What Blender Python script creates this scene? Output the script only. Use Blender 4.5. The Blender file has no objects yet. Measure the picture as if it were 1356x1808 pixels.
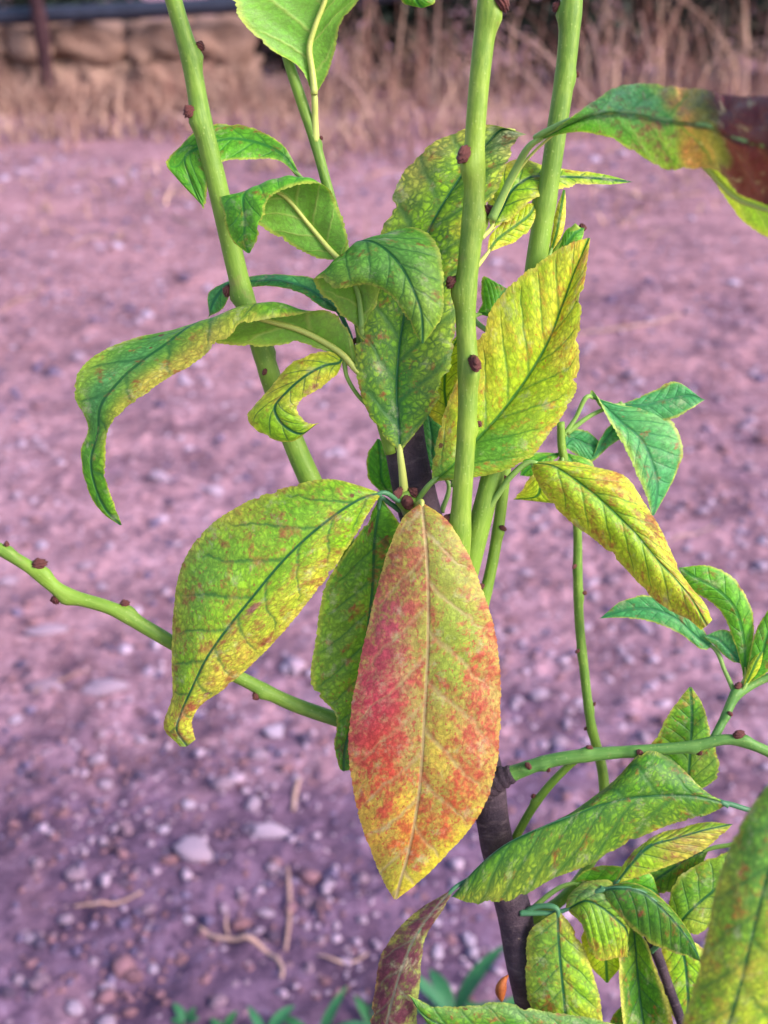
import bpy, math, random
import numpy as np
from mathutils import Vector, Matrix, Quaternion

random.seed(7)
RNG = np.random.default_rng(11)
sc = bpy.context.scene
COL = sc.collection

# ------------------------------------------------------------------ camera
PITCH = math.radians(27.0)
CAM_H = 0.90
FPX = 2030.0                      # focal length in photo pixels (photo 1356 x 1808)
D0 = 0.32                         # distance of the leaves in focus
SX = FPX / D0                     # photo pixels per metre at that distance
cam_d = bpy.data.cameras.new('camera')
cam_d.sensor_fit = 'VERTICAL'
cam_d.sensor_height = 24.0
cam_d.lens = 12.0 / (904.0 / FPX)
cam_d.clip_start = 0.01
cam_d.clip_end = 500
cam_d.dof.use_dof = True
cam_d.dof.focus_distance = 0.315
cam_d.dof.aperture_fstop = cam_d.lens / 2.9
cam = bpy.data.objects.new('camera', cam_d)
cam.location = (0, 0, CAM_H)
cam.rotation_euler = (math.pi / 2 - PITCH, 0, 0)
COL.objects.link(cam)
sc.camera = cam
C_ = np.array([0, 0, CAM_H])
RIGHT = np.array([1.0, 0, 0])
UP = np.array([0, math.sin(PITCH), math.cos(PITCH)])
FWD = np.array([0, math.cos(PITCH), -math.sin(PITCH)])

# ------------------------------------------------------------------ light
SUN_TO = Vector((0.78, -0.42, 0.58)).normalized()
w = bpy.data.worlds.new('World')
sc.world = w
w.use_nodes = True
wn = w.node_tree
for n in list(wn.nodes):
    wn.nodes.remove(n)
sky = wn.nodes.new('ShaderNodeTexSky')
sky.sky_type = 'NISHITA'
sky.sun_disc = False
sky.sun_elevation = math.asin(SUN_TO.z)
sky.sun_rotation = math.atan2(SUN_TO.x, SUN_TO.y)
sky.air_density = 1.0
sky.dust_density = 1.5
bg = wn.nodes.new('ShaderNodeBackground')
bg.inputs['Strength'].default_value = 0.145
wo = wn.nodes.new('ShaderNodeOutputWorld')
wn.links.new(sky.outputs[0], bg.inputs[0])
wn.links.new(bg.outputs[0], wo.inputs[0])
sun_d = bpy.data.lights.new('sun', 'SUN')
sun_d.energy = 2.7
sun_d.angle = math.radians(28)
sun_d.color = (1.0, 0.94, 0.86)
sun = bpy.data.objects.new('sun', sun_d)
sun.rotation_euler = (-SUN_TO).to_track_quat('-Z', 'Y').to_euler()
COL.objects.link(sun)
sc.view_settings.view_transform = 'Standard'
sc.view_settings.look = 'None'
sc.view_settings.gamma = 1.0
sc.view_settings.use_curve_mapping = False
sc.view_settings.exposure = 1.28
sc.cycles.use_denoising = True
sc.cycles.max_bounces = 8

# ------------------------------------------------------------------ helpers
SHEAR = 0.20


def at(p):
    """photo pixel x, y and depth offset z (photo pixels, away from the camera) -> world; p: (...,3)"""
    p = np.asarray(p, float)
    d = D0 + (p[..., 2] + SHEAR * (p[..., 1] - 904.0)) / SX
    d = d[..., None]
    return C_ + FWD * d + RIGHT * d * (p[..., 0:1] - 678.0) / FPX + UP * d * (904.0 - p[..., 1:2]) / FPX


def ground_at(x, y):
    v = FWD + RIGHT * (x - 678.0) / FPX + UP * (904.0 - y) / FPX
    t = CAM_H / -v[2]
    return C_ + v * t


def lin(c):
    r = []
    for v in c:
        v = v / 255.0
        r.append(v / 12.92 if v <= 0.04045 else ((v + 0.055) / 1.055) ** 2.4)
    return np.array(r)


_lat = RNG.random((256, 256))


def vnoise(x, y):
    x = np.asarray(x, float); y = np.asarray(y, float)
    xi = np.floor(x).astype(int); yi = np.floor(y).astype(int)
    fx = x - xi; fy = y - yi
    fx = fx * fx * (3 - 2 * fx); fy = fy * fy * (3 - 2 * fy)
    a = _lat[xi % 256, yi % 256]; b = _lat[(xi + 1) % 256, yi % 256]
    c = _lat[xi % 256, (yi + 1) % 256]; d = _lat[(xi + 1) % 256, (yi + 1) % 256]
    return (a * (1 - fx) + b * fx) * (1 - fy) + (c * (1 - fx) + d * fx) * fy


def fbm(x, y, o=4):
    s = 0; a = 0.5; t = 0
    for i in range(o):
        s = s + a * vnoise(x * 2 ** i + 17.3 * i, y * 2 ** i + 5.1 * i); t += a; a *= 0.5
    return s / t


def spline(t, P, q):
    """non-uniform cubic Hermite through P (n,...) at knots t, sampled at q"""
    t = np.asarray(t, float); P = np.asarray(P, float)
    n = len(t)
    m = np.zeros_like(P)
    for i in range(n):
        if i == 0:
            m[i] = (P[1] - P[0]) / (t[1] - t[0])
        elif i == n - 1:
            m[i] = (P[-1] - P[-2]) / (t[-1] - t[-2])
        else:
            d0 = (P[i] - P[i - 1]) / (t[i] - t[i - 1]); d1 = (P[i + 1] - P[i]) / (t[i + 1] - t[i])
            h0 = t[i] - t[i - 1]; h1 = t[i + 1] - t[i]
            m[i] = (d0 * h1 + d1 * h0) / (h0 + h1)
    k = np.clip(np.searchsorted(t, q, side='right') - 1, 0, n - 2)
    h = (t[k + 1] - t[k]); s = (q - t[k]) / h
    sh = (len(q),) + (1,) * (P.ndim - 1)
    h = h.reshape(sh); s = s.reshape(sh)
    return ((2 * s**3 - 3 * s**2 + 1) * P[k] + (s**3 - 2 * s**2 + s) * h * m[k]
            + (-2 * s**3 + 3 * s**2) * P[k + 1] + (s**3 - s**2) * h * m[k + 1])


def mesh_obj(name, V, F, mat, parent=None, loc=None, smooth=True):
    me = bpy.data.meshes.new(name)
    V = np.asarray(V, float)
    me.from_pydata(V.tolist(), [], [list(map(int, f)) for f in F])
    if smooth:
        me.polygons.foreach_set('use_smooth', [True] * len(me.polygons))
    me.materials.append(mat)
    o = bpy.data.objects.new(name, me)
    if parent is not None:
        o.parent = parent
    if loc is not None:
        o.location = loc
    COL.objects.link(o)
    return o


def grid_mesh(name, P, mat, parent=None, closed=False):
    """P: (nu, nv, 3) grid -> object with normal dU x dV; returns the object"""
    nu, nv = P.shape[:2]
    idx = np.arange(nu * nv).reshape(nu, nv)
    if closed:
        idx = np.concatenate([idx, idx[:, :1]], 1)
    a = idx[:-1, :-1]; b = idx[1:, :-1]; c = idx[1:, 1:]; d = idx[:-1, 1:]
    F = np.stack([a, b, c, d], -1).reshape(-1, 4)
    me = bpy.data.meshes.new(name)
    me.vertices.add(nu * nv)
    me.vertices.foreach_set('co', P.reshape(-1).astype(np.float32))
    me.loops.add(F.size)
    me.loops.foreach_set('vertex_index', F.reshape(-1).astype(np.int32))
    me.polygons.add(len(F))
    me.polygons.foreach_set('loop_start', np.arange(0, F.size, 4, dtype=np.int32))
    me.polygons.foreach_set('use_smooth', np.ones(len(F), bool))
    me.update(calc_edges=True)
    me.validate()
    me.materials.append(mat)
    o = bpy.data.objects.new(name, me)
    if parent is not None:
        o.parent = parent
    COL.objects.link(o)
    return o


def set_attr(o, name, typ, data):
    a = o.data.attributes.new(name, typ, 'POINT')
    key = {'FLOAT': 'value', 'FLOAT_VECTOR': 'vector', 'FLOAT_COLOR': 'color'}[typ]
    a.data.foreach_set(key, np.asarray(data, np.float32).reshape(-1))


def tag(o, label=None, cat=None, group=None, kind=None):
    if label: o['label'] = label
    if cat: o['category'] = cat
    if group: o['group'] = group
    if kind: o['kind'] = kind
    return o


class NT:
    """small helper for building node trees"""
    def __init__(self, name):
        self.m = bpy.data.materials.new(name)
        self.m.use_nodes = True
        self.t = self.m.node_tree
        for n in list(self.t.nodes):
            self.t.nodes.remove(n)
        self.out = self.t.nodes.new('ShaderNodeOutputMaterial')

    def set(self, sock, v):
        if isinstance(v, bpy.types.NodeSocket):
            self.t.links.new(v, sock)
        else:
            try:
                sock.default_value = v
            except Exception:
                sock.default_value = (*v, 1.0)

    def n(self, typ, ins=None, **kw):
        nd = self.t.nodes.new(typ)
        for k, v in kw.items():
            setattr(nd, k, v)
        for k, v in (ins or {}).items():
            self.set(nd.inputs[k], v)
        return nd

    def math(self, op, a, b=0.0, c=0.0, clamp=False):
        nd = self.n('ShaderNodeMath', operation=op, use_clamp=clamp)
        self.set(nd.inputs[0], a); self.set(nd.inputs[1], b); self.set(nd.inputs[2], c)
        return nd.outputs[0]

    def ramp(self, v, a, b, lo=0.0, hi=1.0, smooth=True):
        nd = self.n('ShaderNodeMapRange', interpolation_type='SMOOTHSTEP' if smooth else 'LINEAR')
        self.set(nd.inputs[0], v); self.set(nd.inputs[1], a); self.set(nd.inputs[2], b)
        self.set(nd.inputs[3], lo); self.set(nd.inputs[4], hi)
        return nd.outputs[0]

    def mix(self, f, a, b, blend='MIX'):
        nd = self.n('ShaderNodeMix', data_type='RGBA', blend_type=blend)
        self.set(nd.inputs[0], f); self.set(nd.inputs[6], a); self.set(nd.inputs[7], b)
        return nd.outputs[2]

    def attr(self, name, out='Color'):
        return self.n('ShaderNodeAttribute', attribute_name=name).outputs[out]

    def noise(self, vec, scale, detail=3.0, rough=0.5, out=0):
        nd = self.n('ShaderNodeTexNoise', {'Scale': scale, 'Detail': detail, 'Roughness': rough})
        if vec is not None: self.set(nd.inputs['Vector'], vec)
        return nd.outputs[out]

    def voro(self, vec, scale, feature='F1', out='Distance', rand=1.0):
        nd = self.n('ShaderNodeTexVoronoi', feature=feature)
        nd.inputs['Scale'].default_value = scale
        nd.inputs['Randomness'].default_value = rand
        if vec is not None: self.set(nd.inputs['Vector'], vec)
        return nd.outputs[out]

    def bump(self, h, strength, dist):
        nd = self.n('ShaderNodeBump')
        nd.inputs['Strength'].default_value = strength
        nd.inputs['Distance'].default_value = dist
        self.set(nd.inputs['Height'], h)
        return nd.outputs[0]

    def bsdf(self, col, rough=0.6, spec=0.3, normal=None):
        b = self.n('ShaderNodeBsdfPrincipled')
        self.set(b.inputs['Base Color'], col)
        self.set(b.inputs['Roughness'], rough)
        self.set(b.inputs['Specular IOR Level'], spec)
        if normal is not None: self.set(b.inputs['Normal'], normal)
        return b.outputs[0]

    def done(self, sh):
        self.t.links.new(sh, self.out.inputs['Surface'])
        return self.m


# ------------------------------------------------------------------ materials
def leaf_material():
    t = NT('leaf_blade')
    tissue = t.attr('tissue'); vein = t.attr('vein'); blot = t.attr('blot')
    par = t.n('ShaderNodeSeparateColor', {0: t.attr('par')})
    red, ret, spt = par.outputs[0], par.outputs[1], par.outputs[2]
    lm = t.attr('lm', 'Vector'); vs = t.attr('vs', 'Fac'); vv = t.attr('vv', 'Fac'); hw = t.attr('hw', 'Fac')
    av = t.math('ABSOLUTE', vv)
    side = t.math('MULTIPLY', t.math('GREATER_THAN', vv, 0.0), 0.45)
    warp = t.noise(lm, 0.9, 2)
    wz = t.math('MULTIPLY', t.math('SUBTRACT', warp, 0.5), t.math('MULTIPLY', av, 0.9))
    wz = t.math('ADD', wz, t.math('MULTIPLY', t.math('SUBTRACT', t.noise(lm, 4.5, 2), 0.5), 0.14))
    s = t.math('ADD', t.math('ADD', vs, side), wz)
    tri = t.math('PINGPONG', s, 0.5)
    sec_w = t.math('MULTIPLY_ADD', av, -0.07, 0.14)
    sec = t.ramp(tri, 0.0, sec_w, 1.0, 0.0)
    fade = t.ramp(av, 0.75, 0.98, 1.0, 0.15)
    sec = t.math('MULTIPLY', sec, fade)
    half = t.math('MULTIPLY', av, hw)
    mid = t.ramp(half, 0.018, 0.075, 1.0, 0.0)
    vm = t.math('MAXIMUM', mid, t.math('MULTIPLY', sec, 0.72))
    wv = t.n('ShaderNodeVectorMath', operation='MULTIPLY_ADD')
    t.set(wv.inputs[0], t.noise(lm, 3.0, 2, out=1)); t.set(wv.inputs[1], (0.34, 0.34, 0.34)); t.set(wv.inputs[2], lm)
    lw = wv.outputs[0]
    cell = t.voro(lw, 5.2, 'DISTANCE_TO_EDGE')
    cell2 = t.voro(lw, 10.0, 'DISTANCE_TO_EDGE')
    tert = t.math('MULTIPLY', t.ramp(cell, 0.02, 0.40, 1.0, 0.0), t.math('MULTIPLY', ret, 0.85))
    tert2 = t.math('MULTIPLY', t.ramp(cell2, 0.0, 0.2, 1.0, 0.0), t.math('MULTIPLY', ret, 0.35))
    tert = t.math('MULTIPLY', t.math('MAXIMUM', tert, tert2), t.ramp(t.noise(lm, 2.2, 3), 0.30, 0.60, 0.35, 0.95))
    halo = t.math('MULTIPLY', t.math('MAXIMUM', t.ramp(tri, 0.0, 0.26, 1.0, 0.0), t.ramp(half, 0.0, 0.22, 1.0, 0.0)), t.math('MULTIPLY', ret, 0.8))
    n5 = t.noise(lm, 6.0, 3, 0.6)
    brk = t.ramp(t.noise(lm, 2.2, 3), 0.34, 0.62, 0.25, 1.0)
    n2 = t.noise(lm, 5.0, 5, 0.65)
    n4 = t.noise(lm, 22.0, 4, 0.6)
    tint = t.math('MULTIPLY_ADD', t.math('ADD', t.math('MULTIPLY', n2, 0.6), t.math('MULTIPLY', n4, 0.5)), 1.7, 0.06)
    tint = t.math('MULTIPLY_ADD', t.ramp(cell, 0.0, 0.35), 0.34, t.math('SUBTRACT', tint, 0.17))
    tc = t.n('ShaderNodeCombineColor', {0: tint, 1: tint, 2: tint}).outputs[0]
    base = t.mix(1.0, tissue, tc, 'MULTIPLY')
    # brownish / red mottle that follows the cells between the veins
    n3 = t.math('MULTIPLY_ADD', t.noise(lm, 1.9, 4, 0.6), 2.8, -0.9)
    bf = t.math('ADD', t.math('ADD', n3, red), t.math('MULTIPLY', t.math('SUBTRACT', n5, 0.5), 1.3))
    bf = t.math('ADD', bf, t.math('MULTIPLY', t.math('SUBTRACT', n4, 0.5), 0.25))
    bf = t.ramp(bf, 0.66, 1.34)
    speck = t.ramp(t.math('ADD', t.noise(lm, 8.5, 3, 0.55), t.math('MULTIPLY', red, 0.28)), 0.63, 0.74, 0.0, 0.85)
    speck = t.math('MULTIPLY', speck, t.ramp(red, 0.0, 0.12))
    bf = t.math('MAXIMUM', bf, speck)
    bf = t.math('MULTIPLY', bf, t.math('SUBTRACT', 1.0, t.math('MULTIPLY', vm, 0.55)))
    greenf = t.math('MAXIMUM', t.math('MAXIMUM', vm, t.math('MULTIPLY', tert, 0.85)), halo, clamp=True)
    c = t.mix(greenf, base, vein)
    c = t.mix(t.math('MULTIPLY', bf, 0.9), c, t.mix(1.0, blot, tc, 'MULTIPLY'))
    # necrotic spots
    sv = t.n('ShaderNodeTexVoronoi'); sv.inputs['Scale'].default_value = 1.5
    t.set(sv.inputs['Vector'], lw)
    sr = t.n('ShaderNodeSeparateColor', {0: sv.outputs['Color']})
    size = t.math('MULTIPLY_ADD', t.math('MULTIPLY', sr.outputs[1], sr.outputs[1]), 0.16, 0.03)
    on = t.math('LESS_THAN', sr.outputs[0], spt)
    dd = t.math('ADD', sv.outputs['Distance'], t.math('MULTIPLY', t.math('SUBTRACT', n4, 0.5), 0.10))
    sp = t.math('MULTIPLY', t.ramp(t.math('DIVIDE', dd, size), 0.75, 1.05, 1.0, 0.0), on)
    c = t.mix(t.math('MULTIPLY', sp, 0.85), c, (*lin((104, 44, 42)), 1))
    # whitish surface sheen, painted into the leaf colour as soft blotches
    sc_ = t.ramp(t.noise(lm, 1.6, 5, 0.7), 0.54, 0.74, 0.0, 0.45)
    c = t.mix(sc_, c, (*lin((196, 194, 158)), 1))
    # underside
    geo = t.n('ShaderNodeNewGeometry')
    und = t.mix(0.35, t.mix(1.0, tissue, tc, 'MULTIPLY'), (*lin((132, 160, 78)), 1))
    und = t.mix(t.math('MULTIPLY', t.math('MAXIMUM', vm, t.math('MULTIPLY', tert, 0.3)), 0.55), und, (*lin((170, 180, 96)), 1))
    col = t.mix(geo.outputs['Backfacing'], c, und)
    h = t.math('ADD', t.math('MULTIPLY', vm, -1.0), t.math('MULTIPLY', n5, 1.1))
    h = t.math('ADD', h, t.math('MULTIPLY', t.ramp(cell, 0, 0.5), 0.16))
    h = t.math('ADD', h, t.math('MULTIPLY', n4, 0.35))
    nrm = t.bump(h, 0.42, 0.0004)
    rough = t.math('MULTIPLY_ADD', n2, 0.30, 0.36)
    p = t.bsdf(col, rough, 0.36, nrm)
    tr = t.n('ShaderNodeBsdfTranslucent', {'Normal': nrm})
    t.set(tr.inputs['Color'], t.mix(1.0, col, (1.0, 1.0, 0.55, 1), 'MULTIPLY'))
    mx = t.n('ShaderNodeMixShader'); mx.inputs[0].default_value = 0.36
    t.t.links.new(p, mx.inputs[1]); t.t.links.new(tr.outputs[0], mx.inputs[2])
    return t.done(mx.outputs[0])


def rib_material(name, c1, c2):
    t = NT(name)
    tc = t.n('ShaderNodeTexCoord').outputs['Object']
    col = t.mix(t.noise(tc, 320, 3), (*lin(c1), 1), (*lin(c2), 1))
    return t.done(t.bsdf(col, 0.5, 0.35, t.bump(t.noise(tc, 1500, 2), 0.3, 0.0003)))


def stem_material(name, c1, c2, c3, fleck=0.5):
    """green shoot: smooth skin with long streaks, small raised dots and brown marks"""
    t = NT(name)
    tc = t.n('ShaderNodeTexCoord').outputs['Object']
    st = t.attr('st', 'Vector')             # x along, y around (metres)
    mp = t.n('ShaderNodeMapping'); t.set(mp.inputs[0], st); mp.inputs['Scale'].default_value = (0.18, 1, 1)
    streak = t.noise(mp.outputs[0], 900, 4, 0.6)
    big = t.noise(tc, 38, 4, 0.6)
    fine = t.noise(tc, 900, 3, 0.6)
    col = t.mix(t.ramp(big, 0.35, 0.68), (*lin(c1), 1), (*lin(c2), 1))
    col = t.mix(t.ramp(streak, 0.40, 0.70, 0, 0.6), col, (*lin(c3), 1))
    col = t.mix(t.math('MULTIPLY', fine, 0.22), col, (*lin(c3), 1))
    d = t.voro(tc, 620)
    dots = t.ramp(d, 0.10, 0.22, 1.0, 0.0)
    col = t.mix(t.math('MULTIPLY', dots, 0.14), col, (*lin((196, 205, 130)), 1))
    v2 = t.n('ShaderNodeTexVoronoi'); v2.inputs['Scale'].default_value = 150; t.set(v2.inputs['Vector'], mp.outputs[0])
    r2 = t.n('ShaderNodeSeparateColor', {0: v2.outputs['Color']})
    mk = t.math('MULTIPLY', t.ramp(v2.outputs['Distance'], 0.05, 0.14, 1.0, 0.0), t.math('LESS_THAN', r2.outputs[0], fleck))
    col = t.mix(t.math('MULTIPLY', mk, 0.75), col, (*lin((104, 74, 50)), 1))
    scar = t.ramp(t.noise(tc, 75, 5, 0.7), 0.60, 0.72, 0.0, 0.5)
    col = t.mix(scar, col, (*lin((128, 116, 70)), 1))
    h = t.math('ADD', t.math('MULTIPLY', dots, 0.12), t.math('ADD', t.math('MULTIPLY', streak, 0.9), t.math('MULTIPLY', fine, 0.4)))
    return t.done(t.bsdf(col, 0.52, 0.28, t.bump(h, 0.5, 0.0004)))


def bark_material():
    t = NT('bark')
    tc = t.n('ShaderNodeTexCoord').outputs['Object']
    st = t.attr('st', 'Vector')
    mp = t.n('ShaderNodeMapping'); t.set(mp.inputs[0], st); mp.inputs['Scale'].default_value = (1, 0.35, 1)
    rings = t.noise(mp.outputs[0], 420, 5, 0.65)
    big = t.noise(tc, 60, 4, 0.6)
    fine = t.noise(tc, 1100, 4, 0.7)
    col = t.mix(t.ramp(big, 0.35, 0.7), (*lin((46, 34, 46)), 1), (*lin((74, 57, 66)), 1))
    col = t.mix(t.ramp(rings, 0.5, 0.75, 0, 0.7), col, (*lin((104, 86, 92)), 1))
    col = t.mix(t.ramp(fine, 0.3, 0.5, 0.5, 0.0), col, (*lin((38, 28, 38)), 1))
    d = t.ramp(t.voro(mp.outputs[0], 260), 0.06, 0.16, 1.0, 0.0)
    col = t.mix(t.math('MULTIPLY', d, 0.5), col, (*lin((150, 128, 118)), 1))
    h = t.math('ADD', rings, t.math('ADD', t.math('MULTIPLY', fine, 0.6), t.math('MULTIPLY', d, 0.4)))
    return t.done(t.bsdf(col, 0.75, 0.25, t.bump(h, 0.8, 0.0009)))


def simple_noise_material(name, c1, c2, scale, rough=0.8, bscale=None, bd=0.001, c3=None, spec=0.2):
    t = NT(name)
    tc = t.n('ShaderNodeTexCoord').outputs['Object']
    ri = t.n('ShaderNodeObjectInfo').outputs['Random']
    n = t.noise(tc, scale, 5, 0.65)
    col = t.mix(t.ramp(n, 0.32, 0.68), (*lin(c1), 1), (*lin(c2), 1))
    if c3 is not None:
        col = t.mix(t.math('MULTIPLY', ri, 0.8), col, (*lin(c3), 1))
    nb = t.noise(tc, bscale or scale * 4, 5, 0.65)
    return t.done(t.bsdf(col, rough, spec, t.bump(nb, 0.7, bd)))


def soil_material():
    t = NT('soil')
    tc = t.n('ShaderNodeTexCoord').outputs['Object']
    big = t.noise(tc, 1.6, 4, 0.6)
    med = t.noise(tc, 11, 5, 0.65)
    fine = t.noise(tc, 60, 6, 0.75)
    grit = t.noise(tc, 320, 3, 0.6)
    dark_soil = t.attr('damp', 'Fac')
    col = t.mix(t.ramp(med, 0.30, 0.72), (*lin((104, 74, 90)), 1), (*lin((174, 131, 150)), 1))
    col = t.mix(t.ramp(big, 0.40, 0.66, 0.0, 0.5), col, (*lin((182, 136, 152)), 1))
    col = t.mix(t.ramp(fine, 0.34, 0.54, 0.8, 0.0), col, (*lin((92, 66, 88)), 1))
    col = t.mix(t.ramp(fine, 0.54, 0.70, 0.0, 0.8), col, (*lin((206, 166, 186)), 1))
    col = t.mix(t.math('MULTIPLY', dark_soil, 0.9), col, (0.42, 0.44, 0.60, 1), 'MULTIPLY')  # turns the soil colour darker and bluer in patches
    col = t.mix(t.attr('dry', 'Fac'), col, (1.06, 0.99, 0.90, 1), 'MULTIPLY')
    v = t.n('ShaderNodeTexVoronoi'); v.inputs['Scale'].default_value = 75; t.set(v.inputs['Vector'], tc)
    rv = t.n('ShaderNodeSeparateColor', {0: v.outputs['Color']})
    crumb = t.math('MULTIPLY', t.ramp(v.outputs['Distance'], 0.18, 0.34, 1.0, 0.0), t.math('LESS_THAN', rv.outputs[0], 0.42))
    cc = t.mix(rv.outputs[1], (*lin((128, 84, 84)), 1), (*lin((178, 152, 176)), 1))
    col = t.mix(t.math('MULTIPLY', crumb, 0.75), col, cc)
    h = t.math('ADD', t.math('MULTIPLY', fine, 1.0), t.math('ADD', t.math('MULTIPLY', grit, 0.35), t.math('MULTIPLY', crumb, 0.5)))
    return t.done(t.bsdf(col, 0.92, 0.12, t.bump(h, 0.8, 0.007)))


M = {}
M['leaf'] = leaf_material()
M['rib_pale'] = rib_material('pale_rib', (176, 178, 92), (150, 164, 80))
M['rib_green'] = rib_material('green_rib', (104, 140, 66), (130, 158, 74))
M['rib_teal'] = rib_material('dark_rib', (52, 98, 72), (70, 116, 74))
M['rib_rust'] = rib_material('rust_rib', (150, 120, 66), (176, 118, 78))
M['stem'] = stem_material('green_shoot', (76, 110, 36), (110, 142, 44), (124, 148, 60), 0.55)
M['stem_yellow'] = stem_material('yellow_green_shoot', (90, 122, 38), (124, 150, 44), (138, 158, 66), 0.55)
M['stem_dark'] = stem_material('dark_green_twig', (60, 104, 46), (82, 124, 52), (104, 138, 68), 0.4)
M['bark'] = bark_material()
M['bud'] = simple_noise_material('bud_scale', (52, 24, 30), (122, 70, 66), 900, 0.5, 2500, 0.0004, (104, 62, 58))
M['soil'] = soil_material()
M['pebble'] = simple_noise_material('pebble', (146, 120, 146), (176, 152, 174), 90, 0.8, 300, 0.003, (132, 98, 116))
M['pebble_white'] = simple_noise_material('white_pebble', (158, 134, 162), (196, 174, 200), 140, 0.8, 300, 0.004, (164, 134, 156))
M['pebble_red'] = simple_noise_material('red_pebble', (122, 84, 96), (158, 112, 120), 90, 0.85, 300, 0.003, (118, 84, 98))
M['pebble_dark'] = simple_noise_material('grey_pebble', (82, 68, 100), (116, 98, 128), 90, 0.85, 300, 0.003, (84, 64, 84))
M['stone'] = simple_noise_material('wall_stone', (140, 110, 100), (184, 152, 138), 9, 0.9, 40, 0.01, (126, 88, 80))
M['straw'] = simple_noise_material('straw', (150, 118, 114), (184, 150, 142), 60, 0.8, 300, 0.001, (140, 102, 98))


def blade_material():
    t = NT('dry_grass')
    tone = t.attr('tone', 'Fac')
    col = t.mix(tone, (*lin((84, 54, 54)), 1), (*lin((204, 166, 150)), 1))
    tc = t.n('ShaderNodeTexCoord').outputs['Object']
    col = t.mix(t.ramp(t.noise(tc, 3.0, 4), 0.4, 0.7, 0, 0.5), col, (*lin((140, 92, 84)), 1))
    return t.done(t.bsdf(col, 0.85, 0.1))


M['dry'] = blade_material()
M['pipe'] = simple_noise_material('pipe_plastic', (30, 32, 48), (44, 46, 64), 30, 0.5, 200, 0.0005, spec=0.4)
M['post'] = simple_noise_material('post_wood', (44, 26, 34), (66, 40, 46), 30, 0.85, 120, 0.003)
M['weed'] = simple_noise_material('weed_leaf', (34, 80, 48), (54, 108, 58), 40, 0.6, 200, 0.001, (46, 98, 70), 0.25)
M['shrub'] = simple_noise_material('shrub_leaf', (14, 18, 20), (34, 44, 32), 12, 0.6, 60, 0.001)
M['shrub_wood'] = simple_noise_material('shrub_wood', (54, 38, 40), (84, 62, 58), 20, 0.85, 90, 0.002)
M['amber'] = simple_noise_material('withered_leaf', (120, 58, 30), (160, 88, 44), 200, 0.6, 900, 0.0004)

# ------------------------------------------------------------------ ground
def axis(segs):
    r = []
    for a, b, n in segs:
        r.append(np.linspace(a, b, n, endpoint=False))
    r.append(np.array([segs[-1][1]]))
    return np.concatenate(r)


gx = axis([(-160, -12, 24), (-12, -3, 40), (-3, -1.0, 90), (-1.0, 1.0, 300), (1.0, 3, 90), (3, 12, 40), (12, 160, 24)])
gy = axis([(-60, -3, 20), (-3, 0.55, 40), (0.55, 1.8, 230), (1.8, 3.4, 130), (3.4, 8, 130), (8, 20, 40), (20, 220, 40)])
GX, GY = np.meshgrid(gx, gy, indexing='xy')


def ground_z(x, y):
    near = np.exp(-((y - 1.2) / 3.5) ** 2)
    z = 0.030 * (fbm(x * 2.1 + 40, y * 2.1 + 10, 3) - 0.5)
    z = z + 0.013 * near * (fbm(x * 13 + 90, y * 13 + 33, 4) - 0.5)
    z = z + 0.009 * near * (np.maximum(fbm(x * 38 + 11, y * 38 + 63, 3) - 0.52, 0)) * 3
    return z


GZ = ground_z(GX, GY)
GP = np.stack([GX, GY, GZ], -1)
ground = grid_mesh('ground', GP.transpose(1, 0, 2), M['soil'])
tag(ground, 'bare reddish mauve soil littered with small stones', kind='structure')
gxy = GP.transpose(1, 0, 2).reshape(-1, 3)


def dark_soil_at(x, y):
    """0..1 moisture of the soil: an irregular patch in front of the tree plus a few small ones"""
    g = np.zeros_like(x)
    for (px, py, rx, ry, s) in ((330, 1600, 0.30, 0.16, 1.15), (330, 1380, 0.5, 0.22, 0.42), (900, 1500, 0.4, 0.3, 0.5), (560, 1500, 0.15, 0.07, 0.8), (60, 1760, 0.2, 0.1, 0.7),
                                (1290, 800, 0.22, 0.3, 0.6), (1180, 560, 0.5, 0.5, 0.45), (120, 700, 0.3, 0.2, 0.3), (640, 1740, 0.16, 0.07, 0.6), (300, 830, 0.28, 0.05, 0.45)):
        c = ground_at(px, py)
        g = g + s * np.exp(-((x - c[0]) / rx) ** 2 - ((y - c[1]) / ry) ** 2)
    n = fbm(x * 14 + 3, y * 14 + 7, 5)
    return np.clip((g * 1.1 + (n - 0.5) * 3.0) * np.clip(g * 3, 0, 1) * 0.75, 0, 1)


set_attr(ground, 'damp', 'FLOAT', dark_soil_at(gxy[:, 0], gxy[:, 1]))
set_attr(ground, 'dry', 'FLOAT', np.clip((gxy[:, 1] - 1.1) / 1.6 + (fbm(gxy[:, 0] * 1.7, gxy[:, 1] * 1.7, 3) - 0.5) * 1.2, 0, 1))

# ------------------------------------------------------------------ stone wall, pipe, fence post
WALL_Y = 7.25


def rock_mesh(name, seed, mat, sub=1, box=0.0):
    r = np.random.default_rng(seed)
    import bmesh
    bm = bmesh.new()
    bmesh.ops.create_icosphere(bm, subdivisions=sub, radius=1.0)
    off = r.random(3) * 50
    for v in bm.verts:
        p = np.array(v.co)
        if box > 0:
            q = p / np.max(np.abs(p))
            p = p * (1 - box) + q * box * 0.95
        k = 0.42 + 1.15 * float(fbm(np.array([p[0] * 1.8 + off[0] + p[2] * 1.4]), np.array([p[1] * 1.8 + off[1] - p[2]]), 3)[0])
        v.co = p * k
    me = bpy.data.meshes.new(name)
    bm.to_mesh(me); bm.free()
    me.polygons.foreach_set('use_smooth', [True] * len(me.polygons))
    me.materials.append(mat)
    return me


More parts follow.
